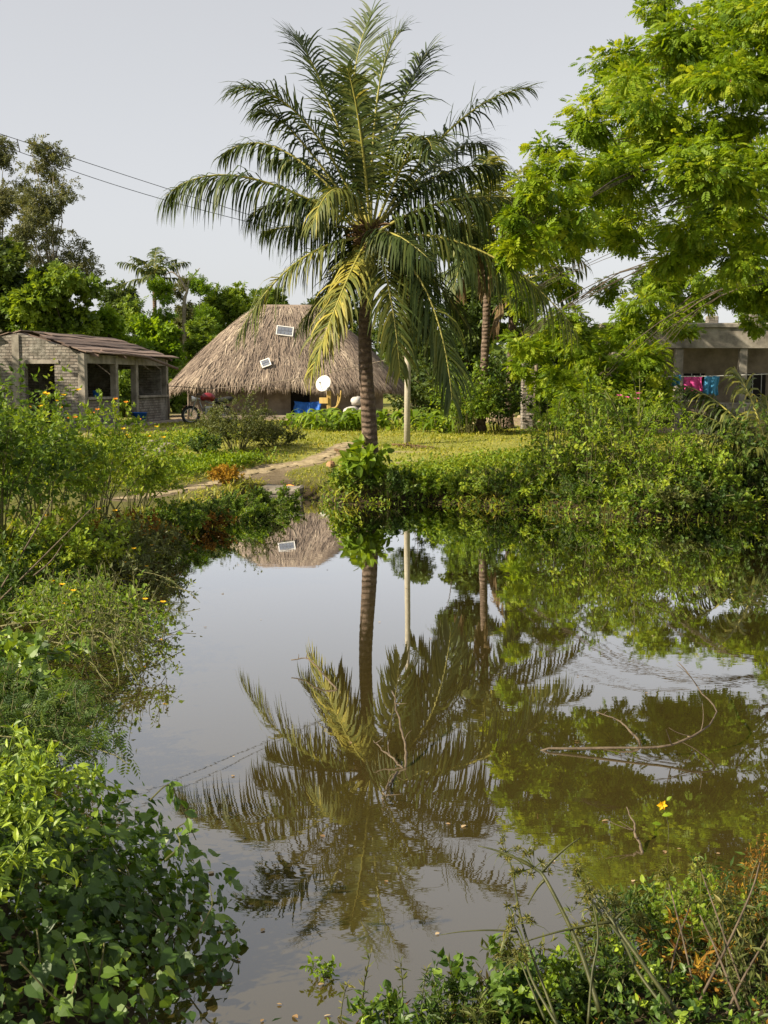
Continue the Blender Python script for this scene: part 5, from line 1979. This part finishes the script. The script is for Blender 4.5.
r = np.random.default_rng(2700)
n = 60000
x_ = r.uniform(-2.2, 10.5, n)
y_ = r.uniform(20.5, 26, n)
d_ = pond_d(x_, y_)
k_ = (d_ > -.10) & (d_ < .85) & (x_ > -1.15 + r.normal(0, .1, n)) & (r.uniform(0, 1, n) < .55 + .45 * wob(x_ * 2.2, y_ * 2.2))
x_, y_ = x_[k_][:15000], y_[k_][:15000]
n = len(x_)
z_ = np.maximum(H(x_, y_), 0) + .22 * r.uniform(0, 1, n) ** 1.4 * (1 + .8 * wob(x_ * 3, y_ * 3))
g = Geo()
scatter(g, DIA, np.c_[x_, y_, z_], rand_unit(r, n) + [0, -.3, -.1], nrm(np.array([0, -.5, 1]) + r.normal(0, .5, (n, 3))), .075 * r.uniform(.5, 1.4, n), np.clip(r.normal(.45, .2, n) + .3 * wob(x_ * 1.7, y_ * 1.7), 0, 1))
o = g.build('bank_creeper', M['shrub'], kind='stuff')
tag(o, 'ground-hugging creeper covering the far bank down to the waterline', 'creeper')

# long reed blades in front of the thicket
def reed(label, px_, Y, n, h, seed, group='reed tufts at the right bank'):
    r = np.random.default_rng(seed)
    x, y = shore(px_)
    z = max(Hs(x, y), -.05)
    g = Geo()
    a = r.uniform(0, 6.28, n)
    P = np.c_[r.normal(0, .09, n), r.normal(0, .09, n), np.zeros(n)]
    D = np.c_[np.cos(a) * .45, np.sin(a) * .45, np.ones(n)]
    scatter(g, T_blade(.016, 5, .75), P, D, np.c_[-np.cos(a), -np.sin(a), np.full(n, .4)], h * r.uniform(.6, 1.2, n), np.clip(r.normal(.55, .2, n), 0, 1))
    o = g.build('reed_tuft', M['sedge'], loc=(x, y, z))
    tag(o, label, 'reeds', group)


for k, (px_, Y_, lb) in enumerate(((610, 14.15, 'reed tuft at the waterline below the tallest bank shrub'), (630, 14.0, 'longer reed tuft just right of the tallest bank shrub'), (555, 14.75, 'reed tuft left in front of the thicket'),
                                   (680, 13.8, 'reed tuft at the water near the right edge'), (728, 13.7, 'rightmost reed tuft at the waterline'), (470, 15.05, 'short reed tuft below the lawn edge'), (590, 14.4, 'reed tuft among the dark low bushes'))):
    reed(lb, px_, Y_, 15, .62, 720 + k)

# ------------------------------------------------------------------ creeping plants over the water on the left
def trailing(label, foot_px, tips, seed, mat_, T, ls, nl, name='water_creeper', stem='stem', rise=.25, tint=(.5, .2), flowers=None, drop=0):
    """stems that leave the bank at foot_px and trail over the water to tip pixels (x, y, z)"""
    r = np.random.default_rng(seed)
    f = at_z(*foot_px, .15)
    root = thing(name, label, 'creeper', f)
    g, gl_ = Geo(), Geo()
    Pp, Dd = [], []
    for (a_, b_, z_) in tips:
        e = at_z(a_, b_, z_)
        s0 = f + r.normal(0, .22, 3) * [1, 1, .2]
        m_ = (s0 + e) / 2 + np.array([r.normal(0, .1), r.normal(0, .12), rise * r.uniform(.6, 1.3)])
        P = bez(s0, m_, e, 16) + np.cumsum(r.normal(0, .012, (16, 3)), 0)
        P[:, 2] = np.maximum(P[:, 2], .02)
        tube(g, P - f, np.linspace(.008, .003, 16), 4)
        k = r.integers(2, 15, nl)
        u = r.uniform(0, 1, nl)[:, None]
        Q = P[k] * (1 - u) + P[np.minimum(k + 1, 15)] * u
        Pp.append(Q + r.normal(0, .05, (nl, 3)) * [1, 1, .6] + [0, 0, .02])
        Dd.append(nrm(P[np.minimum(k + 1, 15)] - P[k]) * .3 + rand_unit(r, nl) + [0, 0, .15])
        for _ in range(drop):          # upright and hanging side shoots
            kk = r.integers(5, 15)
            q0 = P[kk]
            q1 = q0 + np.array([r.normal(0, .08), r.normal(0, .08), r.uniform(.06, .3)])
            tube(g, bez(q0, (q0 + q1) / 2 + r.normal(0, .03, 3), q1, 5) - f, np.linspace(.004, .002, 5), 3)
            n4 = 5
            Pp.append(q0 + (q1 - q0) * r.uniform(.3, 1, (n4, 1)) + r.normal(0, .015, (n4, 3)))
            Dd.append(rand_unit(r, n4) + [0, 0, .3])
    P = np.concatenate(Pp)
    D = np.concatenate(Dd)
    P[:, 2] = np.maximum(P[:, 2], .025)
    n = len(P)
    g.build('stem', M[stem], root, smooth=True)
    scatter(gl_, T, P - f, D, nrm(np.array([0, 0, 1]) + r.normal(0, .45, (n, 3))), ls * r.uniform(.6, 1.3, n), np.clip(r.normal(*tint, n), 0, 1))
    gl_.build('foliage', mat_, root)
    if flowers:
        for c in P[r.choice(n, flowers, replace=False)]:
            gg = Geo()
            for p_ in range(5):
                a_ = p_ * 1.257
                scatter(gg, T_diamond(.38), [c - f + [0, 0, .04]], [[math.cos(a_), math.sin(a_), .4]], [[0, -.4, 1]], .035, .5)
            gg.build('flower', M['yellow'], root)
    return root


r = np.random.default_rng(800)
tipsA = [(r.uniform(40, 175), r.uniform(585, 660), r.uniform(.08, .35)) for _ in range(34)]
trailing('wiry yellow-flowered creeper spreading over the water below the left shrubs', (30, 620), tipsA, 801, M['shrub'], DIA, .055, 75, tint=(.45, .2), flowers=9, drop=5)
tipsB = [(r.uniform(110, 192), r.uniform(580, 690), r.uniform(.02, .2)) for _ in range(26)]
trailing('thin bare-stemmed creeper reaching farthest out over the pond', (60, 640), tipsB, 802, M['shrub_gray'], DIA, .04, 14, tint=(.4, .25), drop=6, rise=.35)
tipsC = [(r.uniform(-20, 95), r.uniform(635, 710), r.uniform(.1, .45)) for _ in range(30)]
trailing('broad-leaved green creeper on the left between the shrubs and the vine mound', (-40, 700), tipsC, 803, M['vine'], HEART, .085, 42, tint=(.62, .2), flowers=4)
tipsD = [(r.uniform(-10, 125), r.uniform(690, 770), r.uniform(.08, .4)) for _ in range(34)]
trailing('dark feathery creeper just behind the vine mound', (-30, 745), tipsD, 804, M['shrub_dark'], FEATHER, .10, 46, tint=(.5, .25), drop=3)
tipsE = [(r.uniform(90, 200), r.uniform(545, 600), r.uniform(.03, .3)) for _ in range(26)]
trailing('dull creeper trailing from the bank foot below the withered shrub', (110, 565), tipsE, 805, M['shrub_gray'], DIA, .06, 60, tint=(.45, .22), drop=4, flowers=5)

# bare branches leaning out of the dark corner at far left
for k, (pts, lb) in enumerate((([(0, 600, .1), (40, 560, .45), (95, 505, 1.0)], 'long bare branch rising from the dark corner at far left'), ([(0, 590, .15), (30, 540, .6), (52, 500, 1.1)], 'steep bare branch at far left above the dark water'),
                               ([(22, 585, .2), (50, 562, .4), (62, 545, .5)], 'short pale bare twig low in the dark corner'))):
    f = at_z(*pts[0][:2], pts[0][2])
    P = smooth_path([at_y(a_, b_, D_(8.2 + .1 * k)) for a_, b_, _ in pts], 14)
    g = Geo()
    tube(g, P - P[0], np.linspace(.013, .005, 14), 6)
    o = g.build('bare_branch', M['twig'], loc=P[0], smooth=True)
    tag(o, lb, 'branch')

# ------------------------------------------------------------------ vine mound, near left
VC = np.array([-1.86, 5.0, -.20])
VR = np.array([1.12, 1.25, .86])
r = np.random.default_rng(900)
vm = thing('vine_mound', 'dense mound of heart-leaved vines filling the lower left corner', 'vine', (VC[0], VC[1], 0.2))
b0 = np.array([VC[0], VC[1], .2])


def mound_pts(n, k0=.9, k1=1.06):
    U = rand_unit(r, n * 2)
    U = U[U[:, 2] > -.1][:n]
    lump = 1 + .07 * np.sin(U[:, 0] * 9 + 1) * np.sin(U[:, 1] * 8) + .06 * np.sin(U[:, 2] * 11 + U[:, 0] * 5)
    return VC + U * VR * (lump * r.uniform(k0, k1, len(U)))[:, None], U


g = Geo()
P, U = mound_pts(900, .55, .9)
for i in range(0, 240):
    a_, b_ = P[i], P[i] + nrm(np.cross(U[i], rand_unit(r, 1)[0])) * r.uniform(.2, .5)
    tube(g, bez(a_, (a_ + b_) / 2 + U[i] * .08, b_, 6) - b0, .004, 4)
g.build('stem', M['stem'], vm, smooth=True)
P, U = mound_pts(9600, .70, 1.09)
n = len(P)
down = nrm(np.cross(np.cross(U, [0, 0, -1.0]), U) + 1e-3)
D = nrm(down * .75 + r.normal(0, .65, (n, 3)) + U * .25)
N = nrm(U * .75 + [0, -.1, .5] + r.normal(0, .55, (n, 3)))
S = .026 + .052 * r.uniform(0, 1, n) ** 1.7
tv = np.clip(r.normal(.38, .17, n) + .12 * np.sin(P[:, 0] * 7) * np.sin(P[:, 2] * 9 + P[:, 1] * 5), 0, .8)
front = (P[:, 1] < VC[1] + .5) & (np.linalg.norm((P - VC) / VR, axis=1) > .97) & (P[:, 0] > -2.1)
idx_ = np.where(front)[0]
idx_ = idx_[np.argsort(-S[idx_])][:260]
rest = np.ones(n, bool)
rest[idx_] = False
single_leaves(vm, HEART, P[idx_] - b0, D[idx_], N[idx_], S[idx_] * 1.05, tv[idx_], M['vine'])
g = Geo()
scatter(g, HEART, P[rest] - b0, D[rest], N[rest], S[rest], tv[rest])
o = g.build('foliage', M['vine'], vm, kind='stuff')
# paler thin-leaved climber over the top and the left of the mound
cl = thing('pale_climber', 'pale yellow-green thin-leaved climber sprawling over the top of the vine mound', 'vine', (VC[0], VC[1], .75))
c0 = np.array([VC[0], VC[1], .75])
g, gl_ = Geo(), Geo()
Q, QD = [], []
for i in range(420):
    if i < 270:
        u0 = nrm(np.array([r.uniform(-.8, .40), r.uniform(-.75, .3), r.uniform(.72, 1.1)]))
    else:
        u0 = nrm(np.array([r.uniform(-.5, .12), r.uniform(-1, -.6), r.uniform(.1, .75)]))
    p0_ = VC + u0 * VR * r.uniform(.98, 1.08)
    d_ = nrm(np.cross(u0, rand_unit(r, 1)[0]) + u0 * r.uniform(.0, .5) + [0, 0, .15])
    L_ = r.uniform(.18, .42)
    P_ = bez(p0_, p0_ + d_ * L_ * .5 + u0 * .07, p0_ + d_ * L_ + [0, 0, -.04], 8)
    tube(g, P_ - c0, np.linspace(.0032, .0016, 8), 4, t=.8)
    k = r.integers(0, 8, 22)
    Q.append(P_[k] + r.normal(0, .012, (22, 3)))
    QD.append(d_ * .4 + rand_unit(r, 22))
Q, QD = np.concatenate(Q), np.concatenate(QD)
scatter(gl_, T_oval(.2), Q - c0, QD, nrm(np.array([0, -.2, 1]) + r.normal(0, .5, (len(Q), 3))), r.uniform(.026, .06, len(Q)), np.clip(r.normal(.82, .16, len(Q)), .45, 1))
g.build('stem', M['herb'], cl)
gl_.build('foliage', M['vine'], cl)
# tendrils that reach out from the mound over the water
for k, (pts, lb) in enumerate((([(150, 800), (168, 785), (178, 800), (196, 840)], 'leafy shoot nodding over the upper right of the vine mound'), ([(165, 860), (180, 845), (176, 830), (186, 822)], 'curling thin tendril at the right shoulder of the vine mound'),
                               ([(185, 960), (205, 920), (212, 905), (210, 885)], 'thin upright tendril at the right side of the vine mound'), ([(200, 975), (222, 958), (226, 950)], 'short leafy shoot sticking out low at the right of the mound'),
                               ([(60, 790), (85, 770), (100, 776), (112, 800)], 'dark leafy shoot standing over the top of the vine mound'), ([(75, 870), (110, 905), (122, 885), (118, 870)], 'pale looping tendril on the face of the vine mound'))):
    Yt = 4.75 if k != 4 else 5.4
    P_ = smooth_path([at_y(a_, b_, Yt + .05 * j) for j, (a_, b_) in enumerate(pts)], 16)
    if k == 5:
        P_ = P_ + [0, -.75, -.02]
    root = thing('vine_shoot', lb, 'vine', P_[0])
    g, gl_ = Geo(), Geo()
    tube(g, P_ - P_[0], np.linspace(.004, .002, 16), 5)
    g.build('stem', M['stem'], root)
    m_ = (16, 8, 8, 7, 16, 5)[k]
    kk = r.integers(4, 16, m_)
    scatter(gl_, HEART if k in (3,) else OVAL, P_[kk] - P_[0] + r.normal(0, .008, (m_, 3)), rand_unit(r, m_) + [0, -.2, -.3], nrm(np.array([0, -.4, 1]) + r.normal(0, .4, (m_, 3))), (.06 if k in (0, 3, 4) else .03) * r.uniform(.6, 1.2, m_), r.uniform(.25, .7, m_))
    gl_.build('foliage', M['vine'], root)

# ------------------------------------------------------------------ sedges and herbs at the near bank, lower right
def sedge(label, foot, nodes, seed, r0=.006, heads=1.0, tips=(), mat_s='stem_dark'):
    """foot and nodes: (px, py, Y). a stem through the nodes, a spiky head at the last; tips: extra bracts"""
    r = np.random.default_rng(seed)
    P = smooth_path([at_y(q_[0], q_[1], D_(q_[2])) for q_ in [foot] + nodes], 18)
    b0_ = P[0].copy()
    root = thing('sedge', label, 'sedge', b0_, 0, 'sedges on the near bank')
    g = Geo()
    r0 = r0 * 1.45
    tube(g, P - b0_, np.linspace(r0, r0 * .55, 18), 6)
    g.build('stem', M[mat_s], root, smooth=True)
    e = P[-1] - b0_
    g = Geo()
    n = 7
    a = r.uniform(0, 6.28, n)
    scatter(g, T_blade(.02, 5, .9), np.repeat([e], n, 0), np.c_[np.cos(a), np.sin(a), r.uniform(.1, .7, n)], np.tile([0, 0, 1.0], (n, 1)), r.uniform(.10, .24, n) * heads, r.uniform(.2, .8, n))
    g.build('bract', M['sedge'], root)
    g = Geo()
    for c in range(9):
        d_ = nrm(rand_unit(r, 1)[0] + [0, 0, .5])
        L_ = r.uniform(.03, .09) * heads
        c_ = e + d_ * L_
        tube(g, [e, c_], .0012, 3)
        m_ = 16
        scatter(g, T_diamond(.12), np.repeat([c_], m_, 0), rand_unit(r, m_), rand_unit(r, m_), .03 * heads, r.uniform(.45, 1, m_))
    g.build('spikelet', M['sedge'], root)
    for (pa, pb_) in tips:
        q0, q1 = at_y(pa[0], pa[1], D_(pa[2])), at_y(pb_[0], pb_[1], D_(pb_[2]))
        g = Geo()
        tube(g, bez(q0, (q0 + q1) / 2 + [0, 0, .025], q1, 10) - b0_, np.linspace(r0 * .7, r0 * .2, 10), 5)
        g.build('stalk', M[mat_s], root, smooth=True)


sedge('thick sedge stem leaning left with a spiky head over the pond', (600, 1012, 2.75), [(578, 945, 2.85), (546, 880, 2.95), (534, 868, 3.0)], 950, .0075, 1.0, [((540, 874, 2.97), (580, 838, 3.0)), ((534, 868, 3.0), (478, 846, 3.05)), ((545, 880, 2.95), (528, 905, 2.95))])
sedge('straight dark sedge stem crossing to the lower right', (690, 1030, 2.7), [(640, 960, 2.8), (606, 912, 2.9), (575, 870, 3.0)], 951, .0065, .7, [((612, 924, 2.88), (632, 908, 2.9)), ((612, 922, 2.88), (516, 945, 2.85))])
sedge('second dark sedge stem close behind the straight one', (676, 1022, 2.7), [(640, 975, 2.8), (622, 940, 2.9), (590, 900, 3.05)], 952, .0055, .6)
sedge('leftmost sedge with feathery head above the pond', (560, 1030, 2.65), [(532, 980, 2.75), (522, 945, 2.85), (514, 925, 2.9)], 953, .0045, .9, [((518, 932, 2.88), (440, 935, 2.9))])
sedge('slender sedge with a starry head left of the thick one', (556, 1020, 2.7), [(524, 930, 2.9), (512, 870, 3.1), (506, 852, 3.15)], 954, .0040, .8)
sedge('short sedge with brush-like head low among the herbs', (545, 1020, 2.7), [(530, 985, 2.75), (520, 960, 2.8)], 955, .0035, .7)
sedge('upright sedge in front of the thick leaning stem', (588, 1024, 2.7), [(592, 975, 2.75), (598, 935, 2.8), (590, 890, 2.9)], 956, .004, .7)
for k, (f_, n_, lb) in enumerate((((740, 1010, 2.75), [(716, 950, 2.85), (700, 915, 2.9)], 'brown dry stalk leaning left near the right edge'), ((700, 1000, 2.8), [(730, 940, 2.9), (752, 890, 3.0), (760, 862, 3.05)], 'brown dry stalk leaning right near the right edge'),
                                  ((726, 1015, 2.75), [(745, 975, 2.8), (775, 925, 2.85)], 'pale dry stalk crossing the lower right corner'))):
    P_ = smooth_path([at_y(q_[0], q_[1], D_(q_[2])) for q_ in [f_] + n_], 12)
    g = Geo()
    tube(g, P_ - P_[0], np.linspace(.006, .003, 12), 5)
    o = g.build('dry_stalk', M['twig'], loc=P_[0], smooth=True)
    tag(o, lb, 'stalk')
r = np.random.default_rng(3000)
SDL = ('lower right', 'far lower right')
for k, (fx, hx_, hy_, lb) in enumerate(((640, 612, 900, 'brownish sedge with small head right of the straight dark stems'), (664, 690, 905, 'brownish sedge bending right in the middle of the lower right tangle'), (700, 668, 880, 'brownish sedge arching left in the lower right tangle'),
                                        (735, 722, 900, 'slim sedge standing near the rusty tuft'), (752, 700, 868, 'long brown sedge leaning far left from the right edge'), (620, 640, 925, 'short sedge with brush head in the middle of the tangle'), (690, 735, 930, 'short sedge bending right below the rusty tuft'))):
    sedge(lb, (fx, 1015, 2.85), [((fx + hx_) / 2 + r.uniform(-6, 6), (1015 + hy_) / 2 - 8, 2.95), (hx_, hy_, 3.1)], 3001 + k, .0032, .75, mat_s='twig' if k in (1, 2, 4) else 'stem_dark')
shrub('rusty withered tuft at the right edge near the bottom', (1.66, 5.25), .16, .42, 12, 110, 1500, .022, M['rust'], 960, T=NARROW, tint=(.5, .25), sr=.004, name='withered_tuft', cat='plant', zoff=-.05, tw=.3)
HB = [(.02, 2.52, .16, .14, 'vine', 'low leafy weed at the bottom edge below the palm reflection', OVAL), (.20, 2.55, .15, .18, 'shrub_dark', 'small narrow-leaved weed beside the bottom edge', NARROW), (.36, 2.62, .16, .24, 'vine', 'round-leaved herb at the foot of the leftmost sedge', HEART),
      (.55, 2.65, .18, .18, 'herb', 'bright low herb under the leaning sedges', OVAL), (.75, 2.75, .2, .2, 'shrub_dark', 'dark narrow-leaved herb among the sedge stems', NARROW), (.95, 2.9, .22, .24, 'shrub_dark', 'dark bushy herb right of the sedges', NARROW),
      (1.15, 2.95, .22, .28, 'shrub', 'leafy herb in front of the rusty tuft', OVAL), (1.35, 3.1, .25, .3, 'shrub_dark', 'dark herb clump at the lower right edge', NARROW), (.9, 2.6, .25, .2, 'vine', 'broad leaf clump in the lower right bottom', OVAL),
      (1.2, 2.62, .28, .26, 'shrub_gray', 'dull green clump in the lower right corner', NARROW), (-.22, 2.42, .12, .1, 'shrub', 'tiny weed at the bottom edge right of the vine mound', OVAL), (1.3, 3.45, .2, .2, 'shrub_dark', 'feathery weed in the water by the right edge', FEATHER),
      (.48, 2.75, .18, .16, 'sedge', 'olive narrow-leaved weed left of the thick leaning sedge', NARROW), (.68, 2.6, .2, .2, 'shrub_dark', 'dark weed at the bottom edge under the sedge stems', OVAL),
      (.82, 2.95, .2, .18, 'sedge', 'olive grassy weed in the shallow water behind the sedges', NARROW), (1.05, 2.75, .22, .22, 'rust', 'brown withered weed among the green clumps lower right', NARROW),
      (1.32, 2.85, .22, .3, 'sedge', 'tall olive weed before the rusty tuft', NARROW), (1.08, 3.2, .2, .16, 'shrub', 'small leafy weed standing in the shallow water at right', OVAL), (.3, 2.5, .16, .15, 'shrub_gray', 'dull low weed at the bottom edge left of the sedges', NARROW)]
for k, (x_, y_, rr, hh, mt, lb, T_l) in enumerate(HB):
    shrub(lb, (x_ * 1.22, D_(y_) * 1.10), rr * 1.15, hh, 18, 90, 560 if T_l is not FEATHER else 200, .036 if T_l is not NARROW else .045, M[mt], 970 + k, T=T_l, name='herb', cat='herb', tw=.45, sr=.003, tint=(.5, .25), zoff=.0)
# upright thin water weeds left of the sedges
for k, (px_, py_, hpx, lb) in enumerate(((362, 1012, 62, 'tall thin water weed below the palm reflection'), (340, 1018, 34, 'short thin water weed at the bottom edge left of the tall one'), (400, 1015, 55, 'thin leafy water weed in the middle of the bottom edge'), (420, 1020, 52, 'thin water weed just right of the middle one'),
                                         (452, 1012, 50, 'thin water weed left of the sedge heads'), (476, 1010, 42, 'narrow water weed nearest the sedge heads'))):
    p = at_z(px_, py_, 0)
    r2 = np.random.default_rng(990 + k)
    root = thing('water_weed', lb, 'weed', (p[0], p[1], 0), 0, 'thin water weeds at the near bank')
    hh = hpx / 270
    P_ = smooth_path([(0, 0, -.03), (.01, .01, hh * .5), (r2.normal(0, .02), .02, hh)], 10)
    g, gl_ = Geo(), Geo()
    tube(g, P_, np.linspace(.003, .0015, 10), 4)
    g.build('stem', M['stem_dark'], root)
    kk = r2.integers(2, 10, 22)
    scatter(gl_, NARROW, P_[kk], rand_unit(r2, 22) + [0, 0, .5], rand_unit(r2, 22), r2.uniform(.025, .05, 22), r2.uniform(.3, .9, 22))
    gl_.build('foliage', M['sedge'], root)

# floating things: duckweed patches (uncountable) and dead leaves
r = np.random.default_rng(1000)
for lb, pts in (('bright floating duckweed between the sedge stems', [(590, 930), (620, 938), (640, 935), (612, 948)]), ('duckweed patch at the foot of the leaning sedges', [(560, 978), (585, 984), (575, 990)]), ('duckweed patch near the right edge', [(730, 925), (755, 930), (745, 940)])):
    g = Geo()
    c_ = np.array([at_z(*q_, 0.0) for q_ in pts])
    n = 260
    P = c_[r.integers(0, len(c_), n)] + r.normal(0, .045, (n, 3)) * [1, 1, 0] + [0, 0, .006]
    scatter(g, T_oval(.4, .02), P, nrm(np.c_[r.normal(0, 1, (n, 2)), np.full(n, .05)]), nrm(np.c_[r.normal(0, .15, (n, 2)), np.ones(n)]), r.uniform(.012, .026, n), r.uniform(.4, 1, n))
    o = g.build('duckweed', M['herb'], kind='stuff')
    tag(o, lb, 'duckweed')
n = 2600
x_ = r.uniform(-4.5, 7.5, n * 3)
y_ = r.uniform(4.4, 24, n * 3)
d_ = -pond_d(x_, y_)
k_ = (d_ > .05) & (r.uniform(0, 1, n * 3) < .75 * np.exp(-d_ / .5) + .006)
x_, y_ = x_[k_][:n], y_[k_][:n]
g = Geo()
scatter(g, T_oval(.34, .03), np.c_[x_, y_, np.full(len(x_), .006)], nrm(np.c_[r.normal(0, 1, (len(x_), 2)), np.zeros(len(x_))]), nrm(np.c_[r.normal(0, .12, (len(x_), 2)), np.ones(len(x_))]), r.uniform(.012, .045, len(x_)), r.uniform(0, 1, len(x_)))
o = g.build('floating_debris', M['drylitter'], kind='stuff')
tag(o, 'scattered specks of leaf debris floating along the pond edges', 'debris')
lit = [(665, 888), (668, 893), (678, 904), (690, 907), (612, 968), (632, 972), (622, 978), (548, 958), (535, 962), (650, 960), (690, 985), (660, 990), (705, 960), (570, 1000), (640, 1002), (545, 985), (520, 968), (318, 985), (600, 1005), (727, 968), (298, 1018), (560, 962)]
for k, (a_, b_) in enumerate(lit):
    p = at_z(a_, b_, .008)
    g = Geo()
    tv_, tf_ = T_oval(.27, .1)
    g.add(tv_ * r.uniform(.025, .055), tf_, r.uniform(.1, 1))
    o = g.build('floating_leaf', M['drylitter'], loc=(p[0], p[1], max(.008, Hs(p[0], p[1]) + .01)))
    o.rotation_euler = (r.normal(0, .15), r.normal(0, .15), r.uniform(0, 6.28))
    tag(o, 'curled pale dead leaf lying on the water near the sedges', 'leaf', 'dead leaves afloat near the sedges')
shrub('small weed clump adrift below the palm reflection', at_z(322, 977, 0)[:2], .05, .06, 8, 40, 130, .022, M['herb'], 1010, name='floating_weed', cat='weed', T=OVAL, ground=False, sr=.002, tw=.6)
# yellow flower on a thin stem above the water
p = at_y(662, 805, D_(3.4))
f0 = at_z(668, 842, 0)
yf = thing('yellow_flower', 'single yellow flower on a thin stem above the brown water', 'flower', f0)
g = Geo()
tube(g, bez(f0, f0 * .4 + p * .6 + [.03, 0, .0], p, 8) - f0, .002, 4)
g.build('stem', M['stem'], yf)
g = Geo()
for k in range(6):
    a_ = k * 1.05
    scatter(g, T_diamond(.34), [p - f0], [[math.cos(a_), -.5 + .3 * (k % 2), math.sin(a_)]], [[0, -1, .4]], .026, .5)
g.build('petal', M['yellow'], yf)
g = Geo()
scatter(g, OVAL, [p - f0 - [0, 0, .05], p - f0 - [.0, 0, .09], p - f0 + [.02, 0, .02]], [[1, -.2, .3], [-1, -.2, .2], [.8, 0, .8]], [[0, -.5, 1]] * 3, [.05, .045, .03], [.6, .5, .6])
g.build('foliage', M['herb'], yf)

# bare branches sticking out of the pond
BR = [([(530, 748, .01), (592, 748, .03), (655, 748, .05), (695, 735, .12), (717, 713, .18), (700, 690, .22), (680, 662, .3)], .009, 'long curved bare branch lying bent in the water at right'),
      ([(640, 742, .02), (622, 727, .08), (588, 712, .12)], .009, 'thin bare twig left of the long bent branch'),
      ([(404, 768, .0), (402, 735, .12), (396, 705, .25), (392, 690, .3)], .009, 'upright bare twig standing before the palm reflection'),
      ([(404, 768, .0), (392, 752, .06), (380, 738, .12)], .008, 'short bare twig at the foot of the upright twig'),
      ([(338, 690, .0), (322, 676, .06), (305, 660, .1), (288, 662, .07)], .009, 'small hooked bare twig left in the palm reflection'),
      ([(642, 853, .0), (636, 832, .06), (626, 808, .13)], .008, 'short bare stick standing in the brown water'),
      ([(400, 770, .0), (388, 790, .02), (382, 800, .03)], .007, 'thin stick lying below the upright twig')]
for k, (pts, r0, lb) in enumerate(BR):
    q0 = at_z(pts[0][0], pts[0][1], 0)
    W = [at_z(a_, b_, 0) if z_ <= .03 else None for a_, b_, z_ in pts]
    Yb = q0[1]
    out = []
    for (a_, b_, z_) in pts:
        c_ = at_z(a_, b_, z_)
        out.append(c_)
    P_ = smooth_path(out, 22)
    P_[0][2] -= .04
    g = Geo()
    rt_ = np.random.default_rng(1200 + k)
    P_ = P_ + np.cumsum(rt_.normal(0, .006, P_.shape), 0) * [1, 1, .4]
    tube(g, P_ - P_[0], np.linspace(r0, r0 * .4, 22) * rt_.uniform(.82, 1.25, 22), 7)
    for _ in range(4 if len(pts) > 4 else 2):
        i_ = rt_.integers(6, 20)
        e_ = P_[i_] + np.array([rt_.normal(0, .10), rt_.normal(0, .08), rt_.uniform(.03, .16)]) * (1.4 if len(pts) > 4 else .6)
        tube(g, bez(P_[i_], (P_[i_] + e_) / 2 + rt_.normal(0, .015, 3), e_, 6) - P_[0], np.linspace(r0 * .45, r0 * .15, 6), 5)
    o = g.build('bare_twig', M['twig'], loc=P_[0], smooth=True)
    tag(o, lb, 'twig')
